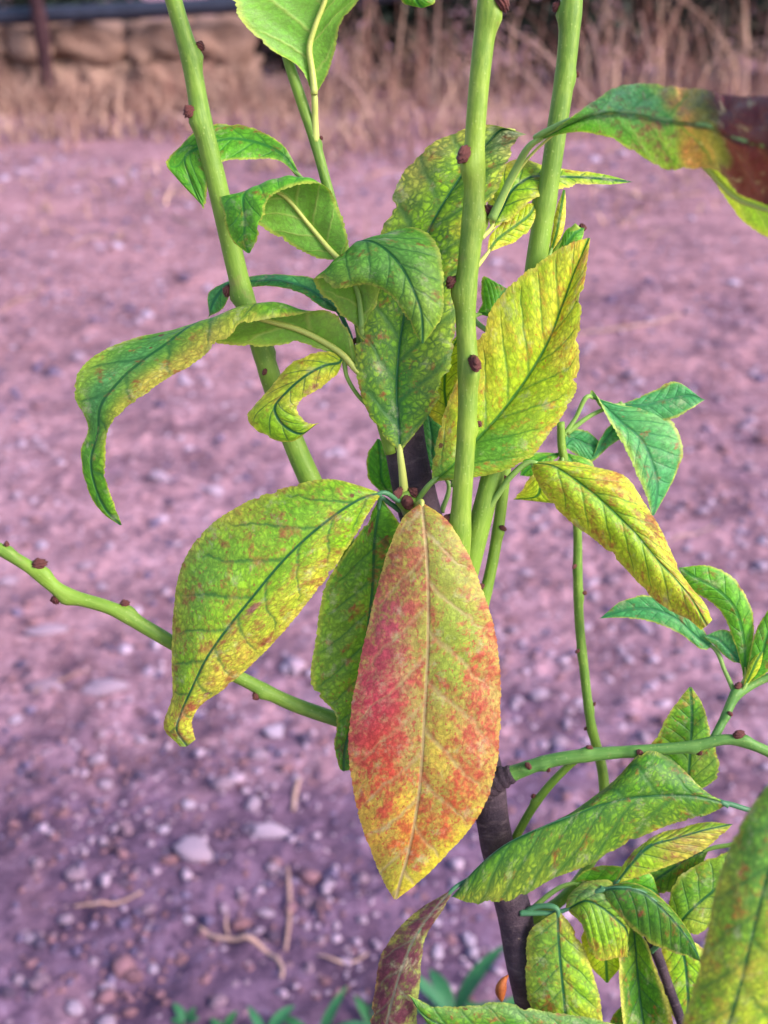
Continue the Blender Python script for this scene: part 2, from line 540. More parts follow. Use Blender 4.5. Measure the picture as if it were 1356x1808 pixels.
wall = bpy.data.objects.new('stone_wall', None)
wall.location = (-2.4, WALL_Y, 0)
COL.objects.link(wall)
tag(wall, 'low dry stone wall of orange beige blocks behind the dry grass', 'wall')
blocks = [rock_mesh('stone', 100 + i, M['stone'], 3, 0.80) for i in range(7)]
zc = 0.0
for course in range(2):
    x = -2.6 + 0.12 * course
    hh = (0.20, 0.21)[course]
    while x < 1.62:
        wd = random.uniform(0.18, 0.42)
        o = bpy.data.objects.new('stone', random.choice(blocks))
        o.parent = wall
        o.location = (x + wd / 2, random.uniform(-0.02, 0.02), zc + hh / 2)
        o.scale = (wd * random.uniform(.50, .60), 0.15, hh * random.uniform(.5, .64))
        o.rotation_euler = (random.uniform(-.08, .08), random.uniform(-.06, .06), random.uniform(-.1, .1))
        COL.objects.link(o)
        x += wd
    zc += hh * 0.97


def tube(path, rad, nring=14, mod=None):
    """path (n,3) world, rad (n,) -> grid (n, nring, 3) and st coordinates"""
    path = np.asarray(path, float); n = len(path)
    T = np.gradient(path, axis=0); T /= np.linalg.norm(T, axis=1)[:, None] + 1e-12
    ref = np.array([0.0, -1.0, 0.2])
    N = np.zeros_like(T); prev = ref
    for i in range(n):
        a = prev - T[i] * np.dot(prev, T[i])
        if np.linalg.norm(a) < 1e-6: a = np.cross(T[i], [1, 0, 0])
        N[i] = a / np.linalg.norm(a); prev = N[i]
    B = np.cross(T, N)
    th = np.linspace(0, 2 * math.pi, nring, endpoint=False)
    R = np.asarray(rad)[:, None] * np.ones((1, nring))
    dirs = N[:, None, :] * np.cos(th)[None, :, None] + B[:, None, :] * np.sin(th)[None, :, None]
    if mod is not None:
        R = mod(R, dirs, path)
    P = path[:, None, :] + dirs * R[..., None]
    s = np.concatenate([[0], np.cumsum(np.linalg.norm(np.diff(path, axis=0), axis=1))])
    st = np.stack([s[:, None] * np.ones((1, nring)), np.abs(np.sin(th / 2))[None, :] * 2 * R, np.zeros_like(R)], -1)
    return P, st


def tube_obj(name, path, rad, mat, parent=None, nring=12, cap=True, mod=None, st=True, base=None):
    if cap:
        t0 = path[0] - path[1]; t1 = path[-1] - path[-2]
        path = np.concatenate([[path[0] + t0 * 1e-3], path, [path[-1] + t1 * 1e-3]])
        rad = np.concatenate([[rad[0] * 0.02], rad, [rad[-1] * 0.02]])
    P, S = tube(path, rad, nring, mod)
    if base is not None: P = P - base
    o = grid_mesh(name, P[:, ::-1], mat, parent, closed=True)
    if st: set_attr(o, 'st', 'FLOAT_VECTOR', S[:, ::-1])
    return o


def smooth_path(pts, n):
    pts = np.asarray(pts, float)
    t = np.concatenate([[0], np.cumsum(np.linalg.norm(np.diff(pts[:, :3], axis=0), axis=1) + 1e-9)])
    return spline(t, pts, np.linspace(0, t[-1], n))


def px_row(x, y, Y):
    """world point on the vertical plane at distance Y that shows at photo pixel x, y"""
    v = FWD + RIGHT * (x - 678.0) / FPX + UP * (904.0 - y) / FPX
    return C_ + v * (Y / v[1])


pp = [px_row(-250, 36, 7.05), px_row(0, 30, 7.05), px_row(140, 24, 7.05), px_row(280, 16, 7.05), px_row(420, 8, 7.05), px_row(640, -8, 7.05), px_row(900, -26, 7.05)]
pipe = tube_obj('irrigation_pipe', smooth_path(pp, 40), np.full(40, 0.046), M['pipe'], st=False)
tag(pipe, 'dark blue plastic irrigation pipe strung along the top of the stone wall', 'pipe')
for k, (x, lab) in enumerate(((70, 'dark weathered wooden post standing before the stone wall'),)):
    g = px_row(x, 60, 6.95)
    pz = np.linspace(-0.05, 0.95, 24)
    path = np.stack([g[0] + 0.01 * np.sin(pz * 5), np.full(24, 6.95), pz], -1)
    po = tube_obj('fence_post', path, 0.042 + 0.004 * np.sin(pz * 21), M['post'], st=False)
    tag(po, lab, 'post')

# ------------------------------------------------------------------ loose stones
peb = [rock_mesh('pebble', 200 + i, M['pebble'], 2) for i in range(6)]
pebw = [rock_mesh('pebble', 220 + i, M['pebble_white'], 2) for i in range(4)]
pebr = [rock_mesh('pebble', 240 + i, M['pebble_red'], 2) for i in range(4)]
pebd = [rock_mesh('pebble', 260 + i, M['pebble_dark'], 2) for i in range(4)]

def pebble(px, py, r, kind, asp=None, rz=None):
    c = ground_at(px, py)
    depth = np.dot(c - C_, FWD)
    R = r * depth / FPX
    me = random.choice({'p': peb, 'w': pebw, 'r': pebr, 'd': pebd}[kind])
    o = bpy.data.objects.new('pebble', me)
    a = asp if asp else random.uniform(0.7, 1.3)
    zz = ground_z(np.array([c[0]]), np.array([c[1]]))[0]
    o.scale = (R * a, R * random.uniform(0.8, 1.1), R * random.uniform(0.5, 0.75))
    o.location = (c[0], c[1], zz + o.scale[2] * 0.35)
    o.rotation_euler = (random.uniform(-.25, .25), random.uniform(-.25, .25), random.uniform(-.5, .5) if rz is None else rz)
    COL.objects.link(o)
    size = 'tiny' if r < 9 else ('small' if r < 15 else 'large')
    form = 'flat elongated' if a > 1.45 else ('narrow' if a < 0.82 else ('oval' if a > 1.1 else 'rounded'))
    near = min(MARKS, key=lambda m: (m[0] - px) ** 2 + (m[1] - py) ** 2)
    lab = '%s %s %s pebble on the soil %s' % (size, form, {'p': 'lilac grey', 'w': 'whitish', 'r': 'brick red', 'd': 'dark grey'}[kind], near[2])
    tag(o, lab, 'pebble', lab.replace('pebble', 'pebbles'))


MARKS = [(420, 1675, 'near the bent dry root'), (80, 1750, 'near the weeds and the root end'), (330, 1560, 'on the dark damp patch'), (110, 1250, 'under the bare side branch'),
         (420, 1340, 'below the broad drooping leaf'), (60, 800, 'beside the long curling leaf'), (330, 760, 'behind the leaning shoot'), (150, 450, 'before the stone wall'),
         (600, 260, 'before the matted dry grass'), (1150, 330, 'before the tall dry grass'), (1150, 560, 'behind the broad yellow leaf'), (1280, 850, 'behind the distant leaf cluster'),
         (950, 1050, 'behind the thin distant twig'), (1150, 1180, 'behind the rolled yellow leaf'), (700, 1650, 'behind the purple leaf'), (1000, 1480, 'behind the arching branch')]
known = [(485, 1295, 25, 'w'), (458, 1337, 17, 'p'), (430, 1350, 14, 'r'), (392, 1398, 21, 'p'), (345, 1515, 34, 'w', 1.5, -.4), (475, 1478, 26, 'w', 1.8, 0.1),
         (300, 1525, 18, 'r'), (136, 1556, 23, 'p'), (66, 1535, 17, 'p'), (505, 1185, 18, 'w'), (180, 1215, 28, 'p', 1.8, .2), (80, 1215, 26, 'p', 1.6, 0),
         (195, 1208, 18, 'r', 1.6, 0), (178, 1034, 15, 'w'), (80, 1118, 26, 'p', 1.8, .3), (150, 1000, 18, 'p'), (193, 968, 12, 'p'), (35, 1170, 16, 'd'),
         (380, 872, 19, 'w'), (282, 855, 22, 'w'), (260, 560, 13, 'w'), (440, 682, 12, 'p'), (360, 672, 12, 'p'), (600, 800, 18, 'w'), (575, 1582, 17, 'w'),
         (545, 1600, 16, 'p'), (470, 1618, 15, 'p'), (425, 1638, 17, 'r'), (260, 1612, 15, 'p'), (115, 1625, 18, 'p'), (55, 1660, 15, 'p'), (190, 1745, 18, 'w'),
         (135, 1790, 17, 'w'), (35, 1735, 15, 'p'), (80, 1740, 15, 'p'), (65, 1655, 14, 'd'), (225, 1470, 14, 'p'), (110, 1440, 13, 'r'), (65, 1450, 14, 'r'),
         (955, 940, 15, 'w'), (930, 1015, 15, 'w'), (1240, 905, 15, 'w'), (1200, 905, 12, 'p'), (1325, 830, 24, 'p'), (1330, 660, 14, 'w'), (1350, 780, 20, 'r'),
         (1110, 670, 18, 'p'), (1125, 680, 14, 'w'), (1240, 615, 14, 'p'), (1040, 620, 14, 'p'), (875, 470, 16, 'w'), (210, 322, 15, 'p'), (165, 235, 16, 'p'),
         (70, 290, 14, 'p'), (235, 310, 12, 'p'), (1160, 930, 13, 'p'), (1345, 1000, 18, 'w'), (915, 1240, 14, 'w'), (1020, 1245, 14, 'w'), (1145, 1115, 14, 'p'),
         (1200, 1155, 16, 'p'), (1180, 1200, 13, 'p'), (1110, 1170, 13, 'w'), (975, 1480, 22, 'w'), (1050, 1500, 16, 'p'), (905, 1120, 14, 'p'), (1130, 760, 13, 'p'),
         (800, 1690, 14, 'p'), (640, 1640, 14, 'p'), (770, 1640, 15, 'w'), (640, 1560, 16, 'p'), (1040, 1490, 14, 'w'), (1000, 1180, 15, 'p'), (1300, 1160, 13, 'w'),
         (545, 1720, 15, 'p'), (395, 1610, 14, 'p'), (250, 1380, 14, 'd'), (60, 1370, 15, 'd'), (330, 1425, 12, 'p'), (575, 1740, 13, 'r'), (230, 1790, 14, 'r')]
for kk in known:
    pebble(kk[0], kk[1], kk[2] * 0.74, kk[3], *(kk[4:]))
for i in range(205):
    py = 230 + 1590 * random.random() ** 0.85
    px = random.uniform(-20, 1376)
    r = random.uniform(7, 14) * (0.75 + 0.45 * py / 1800)
    pebble(px, py, r, random.choices('pwrd', (5, 4, 2, 2))[0])

# fine gravel: too many to count, one object
ico_v = []
phi = (1 + 5 ** .5) / 2
for a in (-1, 1):
    for b in (-phi, phi):
        ico_v += [(0, a, b), (a, b, 0), (b, 0, a)]
ico_v = np.array(ico_v, float); ico_v /= np.linalg.norm(ico_v[0])
ico_f = []
for i in range(12):
    for j in range(i + 1, 12):
        for k in range(j + 1, 12):
            d = [np.linalg.norm(ico_v[i] - ico_v[j]), np.linalg.norm(ico_v[j] - ico_v[k]), np.linalg.norm(ico_v[i] - ico_v[k])]
            if max(d) < 1.1:
                n = np.cross(ico_v[j] - ico_v[i], ico_v[k] - ico_v[i])
                ico_f.append((i, j, k) if np.dot(n, ico_v[i]) > 0 else (i, k, j))
ico_f = np.array(ico_f)


def gravel(name, count, mat, seed, lab, rr):
    r = np.random.default_rng(seed)
    V = []; F = []
    for i in range(count):
        y = 0.75 + 6.5 * r.random() ** 1.35
        x = r.uniform(-0.75, 0.75) * (0.5 + y * 0.62)
        if name and fbm(np.array([x * 4 + seed]), np.array([y * 4]), 3)[0] < 0.40 + 0.2 * r.random(): continue
        s = rr * 0.62 * math.exp(r.normal(0, 0.5)) * (1 + 0.25 * y)
        sc3 = np.array([s * r.uniform(.8, 1.5), s * r.uniform(.8, 1.3), s * r.uniform(.5, .9)])
        P = ico_v * (0.5 + 0.9 * r.random((12, 1))) * sc3
        an = r.uniform(0, 6.28); ca, sa = math.cos(an), math.sin(an)
        P = np.stack([P[:, 0] * ca - P[:, 1] * sa, P[:, 0] * sa + P[:, 1] * ca, P[:, 2]], -1)
        P += np.array([x, y, float(ground_z(np.array([x]), np.array([y]))[0]) + sc3[2] * 0.3])
        F.append(ico_f + len(V) * 12); V.append(P)
    o = mesh_obj(name, np.concatenate(V), np.concatenate(F), mat)
    tag(o, lab, 'gravel', kind='stuff')


gravel('gravel', 12000, M['pebble'], 31, 'fine pale lilac gravel scattered over the soil', 0.0033)
gravel('soil_crumbs', 10000, M['pebble_red'], 32, 'fine reddish crumbs of soil scattered over the ground', 0.0034)
gravel('pale_gravel', 2200, M['pebble_white'], 37, 'fine whitish gravel scattered over the soil', 0.0040)
gravel('dark_gravel', 7000, M['pebble_dark'], 33, 'fine dark grey grit scattered over the soil', 0.0038)

# straw and roots on the ground
def ground_strip(name, pts, r, mat, label, cat, group=None, lift=0.004):
    P = np.array([ground_at(x, y) for x, y in pts])
    P = smooth_path(P, 24)
    P[:, 2] = ground_z(P[:, 0], P[:, 1]) + lift + 0.003 * np.sin(np.linspace(0, 7, 24))
    rad = 0.68 * r * (0.55 + 0.45 * np.sin(np.linspace(0.25, 2.9, 24)))
    o = tube_obj(name, P, rad, mat, st=False, nring=7)
    tag(o, label, cat, group)


rt = [(352, 1648), (380, 1665), (420, 1672), (455, 1680), (485, 1700), (500, 1728), (498, 1745)]
ground_strip('dry_root', rt, 0.0038, M['straw'], 'pale bent dry root lying on the dark damp soil', 'root')
ground_strip('dry_root', [(402, 1622), (400, 1645), (412, 1668)], 0.0022, M['straw'], 'short pale root fork touching the bent dry root', 'root')
STRAW = ['pale straw across the pebbles beside the dark damp patch', 'upright lying thick straw close to the bent dry root', 'short thick pale straw between pebbles behind the broad drooping leaf tip',
         'thick straw beyond the long curling leaf', 'long thin straw behind the tip of the broad yellow leaf', 'long straw before the tall dry grass', 'thin straw under the bare side branch',
         'thin straw just behind the broad yellow leaf', 'straw behind the folded leaf and leaning shoot', 'thick straw before the matted dry grass behind the tall netted leaf',
         'short straw on open soil before the stone wall', 'thin straw behind the tip of the drooping rolled leaf', 'thin straw by the weeds beside the purple leaf']
for k, (pts, r) in enumerate([([(130, 1604), (180, 1602), (252, 1586)], .0026), ([(508, 1540), (512, 1600), (505, 1690)], .0034),
                              ([(530, 1390), (520, 1420), (518, 1440)], .004), ([(0, 548), (40, 530), (75, 505)], .005), ([(1010, 600), (1100, 585), (1200, 560)], .004),
                              ([(1060, 335), (1150, 350), (1240, 345)], .006), ([(60, 1230), (100, 1200), (160, 1185)], .002), ([(960, 500), (1000, 520), (1060, 540)], .003),
                              ([(300, 380), (330, 395), (380, 400)], .005), ([(640, 320), (700, 300), (760, 300)], .006), ([(120, 440), (180, 420), (230, 425)], .004),
                              ([(1180, 960), (1210, 945), (1260, 940)], .002), ([(560, 1700), (600, 1712), (650, 1700)], .0022)]):
    ground_strip('straw', pts, r, M['straw'], STRAW[k], 'straw', 'straws on the soil')


# ------------------------------------------------------------------ dry grass bank and shrubs at the back
def blades(name, n, xr, yr, hr, wid, mat, seed, lean, lab, spill=0.0):
    r = np.random.default_rng(seed)
    x = r.uniform(*xr, n); y = r.uniform(*yr, n)
    cl = fbm(x * 2.6 + seed, y * 2.6, 3)
    fall = np.clip((yr[1] - y) / (yr[1] - yr[0]), 0, 1)
    keep = cl > 0.34 + 0.26 * fall ** 1.2 * spill + 0.1 * (r.random(n) - 0.5)
    x = x[keep]; y = y[keep]; cl = cl[keep]; n = len(x)
    h = r.uniform(*hr, n) * (0.5 + 1.1 * np.clip(cl - 0.36, 0, 1) / 0.35)
    az = r.uniform(0, 2 * math.pi, n); ln = np.abs(r.normal(0, lean, n))
    dx, dy = np.cos(az), np.sin(az)
    w_ = wid * r.uniform(0.5, 1.4, n)
    az2 = r.uniform(0, math.pi, n)
    ox, oy = np.cos(az2), np.sin(az2)
    K = 5
    V = np.zeros((n, K * 2, 3))
    for k in range(K):
        t = k / (K - 1)
        bend = ln * (t ** 1.7)
        cx = x + dx * h * bend; cy = y + dy * h * bend
        cz = ground_z(x, y) - 0.005 + h * (t - 0.35 * np.minimum(ln, 1.2) * t * t)
        ww = w_ * (1 - 0.85 * t)
        V[:, 2 * k] = np.stack([cx - ox * ww, cy - oy * ww, cz], -1)
        V[:, 2 * k + 1] = np.stack([cx + ox * ww, cy + oy * ww, cz], -1)
    F = []
    q = np.array([[2 * k, 2 * k + 1, 2 * k + 3, 2 * k + 2] for k in range(K - 1)])
    F = (np.arange(n)[:, None, None] * (2 * K) + q[None]).reshape(-1, 4)
    o = mesh_obj(name, V.reshape(-1, 3), F, mat)
    set_attr(o, 'tone', 'FLOAT', np.repeat(r.random(n) ** 1.3, 2 * K))
    tag(o, lab, 'grass', kind='stuff')
    return o


blades('dry_grass', 9000, (-3.6, 3.6), (4.6, 7.0), (0.05, 0.21), 0.005, M['dry'], 3, 1.6, 'matted tan dry grass along the edge of the bare soil', 1.0)
blades('straw_heap', 2600, (-3.6, -0.3), (6.45, 7.02), (0.07, 0.19), 0.0055, M['dry'], 15, 1.5, 'tangled heap of dry straw leaning against the stone wall')
blades('tall_dry_grass', 1000, (-0.4, 4.0), (6.5, 7.5), (0.30, 0.80), 0.006, M['dry'], 5, 1.0, 'tall bleached dry grass standing in front of the dark shrubs')
blades('short_dry_grass', 3000, (-3.4, 3.4), (3.6, 6.0), (0.03, 0.08), 0.004, M['dry'], 9, 1.5, 'sparse short dry grass lying over the far soil', 0.9)

for k, (a, b, r_) in enumerate([((885, 40), (1090, 165), .009), ((880, 95), (1000, 225), .008), ((872, 180), (905, 250), .006), ((1040, 40), (1075, 150), .007), ((600, 130), (660, 175), .012), ((1130, 20), (1165, 150), .006)]):
    A = px_row(a[0], a[1], 6.3 - 0.1 * k); B = px_row(b[0], b[1], 6.0 - 0.05 * k)
    B[2] = max(float(ground_z(B[:1], B[1:2])[0]), 0.0)
    path = smooth_path([A, (A + B) / 2 + np.array([0.02, 0, 0.03]), B], 14)
    o = tube_obj('dry_stalk', path, np.linspace(r_ * 0.6, r_, 14), M['straw'], st=False, nring=7)
    tag(o, ['longest bleached stalk slanting between the upright shoots', 'bleached stalk slanting below the longest one between the upright shoots', 'short bleached stalk beside the thickest shoot at the grass edge', 'steep bleached stalk just past the shoot behind the yellow leaf', 'thick short stalk on the grass edge beside the top leaf', 'steep thin stalk in the tall dry grass above the rusty leaf'][k], 'stalk', 'leaning dry stalks')


def shrub(x, y, hgt, wd, seed, lab):
    r = np.random.default_rng(seed)
    root = bpy.data.objects.new('shrub', None); root.location = (x, y, 0); COL.objects.link(root)
    tag(root, lab, 'shrub', 'dark shrubs behind the dry grass')
    V = []; F = []
    n = 2600
    for i in range(n):
        d = r.normal(size=3); d /= np.linalg.norm(d)
        rad = r.random() ** 0.4 * (0.75 + 0.4 * vnoise(np.array([d[0] * 2 + seed]), np.array([d[2] * 2]))[0])
        c = np.array([d[0] * wd * rad, d[1] * wd * 0.7 * rad, hgt * 0.48 + d[2] * hgt * 0.5 * rad])
        a = r.normal(size=3); a /= np.linalg.norm(a); b = np.cross(a, r.normal(size=3)); b /= np.linalg.norm(b)
        s = r.uniform(0.025, 0.055)
        V += [c - a * s, c + b * s * .45, c + a * s, c - b * s * .45]
        F.append((4 * i, 4 * i + 1, 4 * i + 2, 4 * i + 3))
    mesh_obj('foliage', V, F, M['shrub'], root)
    for k in range(6):
        an = r.uniform(0, 6.28)
        e = np.array([math.cos(an) * wd * .6, math.sin(an) * wd * .4, hgt * r.uniform(.6, .95)])
        tube_obj('stem', smooth_path([np.array([0, 0, -0.02]), e * np.array([.3, .3, .55]), e], 12), np.linspace(.018, .006, 12), M['shrub_wood'], root, 7, st=False)


shrub(0.15, 7.75, 0.85, 0.55, 1, 'dark green shrub half hidden by the stalks, next to the stone wall')
shrub(1.1, 7.8, 1.0, 0.6, 2, 'tallest dark green shrub behind the tall dry grass')
shrub(2.0, 7.9, 0.9, 0.6, 3, 'dark green shrub behind the thickest tall dry grass')
shrub(2.9, 8.0, 0.95, 0.6, 4, 'dark green shrub at the far end of the tall dry grass')
shrub(-0.7, 8.4, 0.8, 0.5, 5, 'dark green shrub standing behind the end of the stone wall')
shrub(-2.2, 8.6, 0.75, 0.6, 6, 'low dark green shrub behind the middle of the stone wall')


# ------------------------------------------------------------------ the young tree
foot_px = (985, 1990, 60)
FOOT = at(np.array(foot_px, float))
TREE = np.array([FOOT[0] + 0.01, FOOT[1] + 0.02, 0.0])
tree = bpy.data.objects.new('fruit_sapling', None)
tree.location = TREE
COL.objects.link(tree)
tag(tree, 'young fruit tree with upright green shoots and yellowing, red blotched leaves', 'tree')

bud_meshes = []
for k in range(3):
    nt_, nr_ = 18, 16
    t_ = np.linspace(0, 1, nt_); th = np.linspace(0, 2 * math.pi, nr_, endpoint=False)
    prof = np.sin(np.clip(t_, 0, 1) ** 0.75 * math.pi) ** 0.8
    P = np.zeros((nt_, nr_, 3))
    for i, tt in enumerate(t_):
        sp_ = (tt * 4.2 + th / (2 * math.pi) * 2 + 0.2 * np.sin(3 * th + k)) % 1.0
        rr_ = prof[i] * (0.52 + 0.42 * (1 - sp_)) * (1 + 0.12 * np.sin(2 * th + k))
        P[i] = np.stack([rr_ * np.cos(th), rr_ * np.sin(th) * 0.9, np.full(nr_, tt * 2.1 - 0.45)], -1)
    o = grid_mesh('bud', P[:, ::-1], M['bud'], closed=True)
    bud_meshes.append(o.data)
    bpy.data.objects.remove(o)


THIN = 0.85


def wpath(pts, n):
    """pts: (x, y, z, r) in photo pixels -> world path and radii, evenly sampled"""
    q = smooth_path(np.array(pts, float), n)
    W = at(q[:, :3])
    d = D0 + (q[:, 2] + SHEAR * (q[:, 1] - 904.0)) / SX
    return W, THIN * q[:, 3] * d / FPX, q


def stem(pts, mat, buds=(), n=90, nring=18, label=None, name='stem', wob=0.025, seed=0):
    W, R, q = wpath(pts, n)
    R = R * (1 + wob * (fbm(np.linspace(0, n / 9, n) + seed * 3.3, np.full(n, seed * 1.7), 3) - 0.5) * 2)
    info = []
    for b in buds:
        bx, by, br = b[:3]
        i = int(np.argmin((q[:, 0] - bx) ** 2 + (q[:, 1] - by) ** 2))
        dv = np.array([bx - q[i, 0], by - q[i, 1]])
        side = math.hypot(*dv) / max(q[i, 3], 1)
        lat = RIGHT * dv[0] - UP * dv[1]
        tg = W[min(i + 1, n - 1)] - W[max(i - 1, 0)]; tg /= np.linalg.norm(tg)
        if tg[2] < 0: tg = -tg
        lat = lat / (np.linalg.norm(lat) + 1e-9) if side > 0.08 else np.zeros(3)
        front = -FWD * math.sqrt(max(0.0, 1 - min(side, 1) ** 2)) if len(b) < 4 else FWD * 0.4
        out = lat * min(side, 1.0) + front
        out -= tg * np.dot(out, tg); out /= np.linalg.norm(out) + 1e-9
        info.append((i, out, tg, br * (D0 / FPX), W[i], R[i]))

    def mod(Rg, dirs, path):
        for (i, out, tg, br, Pw, Rw) in info:
            ax = ((path - Pw) @ tg)
            g = np.exp(-((ax + br * 0.9) / (br * 1.3)) ** 2)[:, None]
            f = np.clip(dirs @ out, 0, 1) ** 3
            Rg = Rg + 0.62 * br * g * f + 0.05 * Rw * g
        return Rg

    o = tube_obj(name, W, R, mat, tree, nring, True, mod, True, TREE)
    if label: o['label'] = label
    for k, (i, out, tg, br, Pw, Rw) in enumerate(info):
        bo = bpy.data.objects.new('bud', bud_meshes[k % 3])
        bo.parent = o
        ax = Vector(out * 0.75 + tg * random.uniform(0.5, 1.0) + np.array([random.uniform(-.25, .25) for _ in range(3)])).normalized()
        bo.rotation_mode = 'QUATERNION'
        bo.rotation_quaternion = ax.to_track_quat('Z', 'X')
        kz = random.uniform(0.85, 1.2)
        bo.scale = (br * 1.12 * kz, br * random.uniform(0.8, 1.1), br * random.uniform(0.62, 0.85))
        bo.location = Vector(Pw + out * (Rw + br * 0.28) - TREE)
        COL.objects.link(bo)
    return o


# trunk down to the soil
gb = TREE
tk = [(704, 690, 100, 44), (716, 790, 98, 45), (736, 885, 96, 44), (766, 990, 92, 42), (800, 1130, 88, 40), (832, 1280, 84, 37), (858, 1390, 80, 35),
      (880, 1500, 76, 34), (908, 1620, 72, 35), (932, 1740, 70, 35), (958, 1860, 68, 38), (985, 1990, 60, 42)]
W, R, q = wpath(tk, 120)
ext = np.array([FOOT, FOOT * 0.55 + np.array([TREE[0], TREE[1], 0]) * 0.45 + np.array([0.004, 0.012, 0]), TREE + np.array([0, 0, 0.06]), TREE + np.array([0, 0, -0.03])])
ep = smooth_path(ext, 40)[1:]
W = np.concatenate([W, ep]); R = np.concatenate([R, np.linspace(R[-1], R[-1] * 1.55, len(ep))])
R = R * (1 + 0.12 * (fbm(np.linspace(0, 30, len(R)), np.zeros(len(R)), 3) - 0.5))


def trunk_mod(Rg, dirs, path):
    for (x, y, z, s, dx, dy) in ((868, 1372, 60, 26, 1, -.2), (742, 900, 60, 20, 0, -1), (905, 1615, 60, 18, 1, 0), (850, 1500, 70, 14, -1, 0), (905, 1690, 50, 14, -1, .2)):
        c = at(np.array([x, y, z], float)); s = s * D0 / FPX
        g = np.exp(-(np.linalg.norm(path - c, axis=1) / (s * 2.2)) ** 2)[:, None]
        out = RIGHT * dx - UP * dy - FWD * 0.4; out = out / np.linalg.norm(out)
        Rg = Rg + s * 0.32 * g * np.clip(dirs @ out, 0, 1) ** 2
    return Rg


trunk = tube_obj('trunk', W, R, M['bark'], tree, 26, True, trunk_mod, True, TREE)
W_, R_, _q = wpath([(846, 1398, 70, 30), (872, 1380, 56, 27), (892, 1371, 49, 22), (908, 1365, 45, 17)], 20)
tube_obj('branch_collar', W_, R_ * (1 + 0.07 * np.sin(np.arange(20) * 1.9)), M['bark'], trunk, 16, True, None, True, TREE)
trunk['label'] = 'dark purple brown woody trunk'

stem([(190, -430, 0, 13), (238, -260, 14, 16), (285, -80, 30, 19), (312, 20, 40, 18), (335, 100, 50, 19), (356, 210, 60, 20), (382, 320, 70, 21), (405, 420, 80, 21), (428, 515, 90, 21), (460, 610, 100, 21), (492, 710, 108, 22),
      (535, 820, 112, 23), (590, 930, 112, 24), (660, 1040, 108, 25), (740, 1130, 100, 26), (812, 1220, 90, 28)], M['stem'],
     [(354, 78, 11), (340, 203, 13), (402, 512, 11), (490, 612, 9), (470, 660, 7)], 130, label='straight green shoot leaning to the side, bearing dark buds', seed=1)
stem([(882, -460, -60, 15), (875, -280, -48, 19), (866, -90, -35, 22), (862, 0, -30, 22), (852, 90, -28, 22), (843, 180, -25, 21), (838, 260, -24, 21), (838, 330, -24, 22), (832, 420, -24, 23), (824, 500, -24, 22), (822, 560, -24, 21), (826, 640, -24, 21),
      (825, 740, -22, 20), (820, 820, -18, 20), (815, 890, -12, 21), (811, 960, 0, 23), (806, 1040, 30, 24), (800, 1120, 70, 24)], M['stem_yellow'],
     [(880, 12, 15), (822, 278, 17), (866, 377, 14), (796, 502, 14), (834, 640, 16), (845, 747, 7), (788, 915, 13), (790, 940, 15)], 150, label='thickest upright green shoot with brown buds', seed=2)
stem([(1062, -420, 26, 16), (1038, -250, 34, 20), (1015, -80, 40, 23), (1008, 20, 42, 23), (999, 120, 45, 21), (983, 230, 48, 21), (967, 340, 52, 21), (952, 430, 56, 22), (935, 540, 60, 22), (912, 660, 62, 22), (885, 780, 60, 22), (856, 890, 55, 23), (830, 990, 60, 24), (805, 1090, 80, 24)],
     M['stem'], [(1022, 130, 6), (940, 350, 11), (898, 852, 9), (985, 12, 10)], 120, label='upright green shoot standing behind the yellow leaf', seed=3)
stem([(898, 760, 120, 11), (890, 850, 110, 12), (880, 930, 100, 12), (868, 1000, 95, 12), (852, 1070, 92, 13), (830, 1180, 88, 14)], M['stem'], [(886, 932, 8), (850, 1038, 8)], 60, 14, label='thin green twig beside the thickest shoot', seed=4)
stem([(497, 60, 40, 10), (510, 110, 40, 11), (533, 180, 42, 12), (556, 250, 44, 11), (578, 330, 46, 11), (603, 420, 48, 11), (625, 520, 52, 11), (642, 610, 56, 12), (662, 700, 60, 12), (690, 800, 70, 13)], M['stem'],
     [(573, 248, 5), (620, 600, 6)], 90, 14, label='slender green shoot carrying the curled leaves', seed=5)
stem([(-60, 935, 30, 12), (0, 970, 40, 12), (50, 1000, 46, 13), (110, 1045, 52, 14), (200, 1076, 58, 14), (265, 1112, 64, 15), (330, 1150, 70, 14), (430, 1200, 78, 14), (510, 1240, 84, 15), (600, 1272, 88, 15), (710, 1310, 92, 16), (840, 1380, 84, 20)],
     M['stem'], [(8, 962, 8), (66, 998, 15), (104, 1060, 12), (218, 1066, 12), (452, 1225, 9)], 120, 16, label='bare green branch reaching out to the side with brown buds', seed=6)
stem([(858, 1392, 70, 24), (885, 1374, 52, 21), (912, 1363, 44, 16), (965, 1345, 36, 14), (1040, 1333, 26, 14), (1125, 1326, 16, 12), (1220, 1318, 6, 12), (1290, 1306, 0, 11), (1335, 1318, -4, 11), (1400, 1352, -10, 12), (1480, 1400, -20, 12)],
     M['stem_dark'], [(930, 1350, 7), (1040, 1320, 7), (965, 1358, 6), (1127, 1327, 10), (1232, 1334, 7), (1306, 1300, 12)], 110, 14, label='arching dark green branch over the rolled leaf', seed=7)
stem([(1030, 1330, 60, 8), (1000, 1356, 70, 8), (950, 1412, 84, 9), (915, 1470, 92, 9), (885, 1530, 80, 10)], M['stem'], [(940, 1408, 6)], 40, 12, seed=8)
stem([(990, 745, 170, 8), (992, 790, 172, 9), (1010, 860, 180, 9), (1019, 930, 190, 9), (1020, 1010, 196, 10), (1023, 1100, 200, 10), (1031, 1180, 200, 10), (1042, 1270, 196, 10), (1066, 1380, 186, 11), (1060, 1480, 170, 11), (1000, 1580, 130, 12), (912, 1640, 90, 14)],
     M['stem'], [(1014, 1000, 6), (1030, 1050, 6), (1020, 1150, 6), (1046, 1240, 6), (1034, 1290, 5)], 100, 12, label='thin distant green twig with small nodes', seed=9)
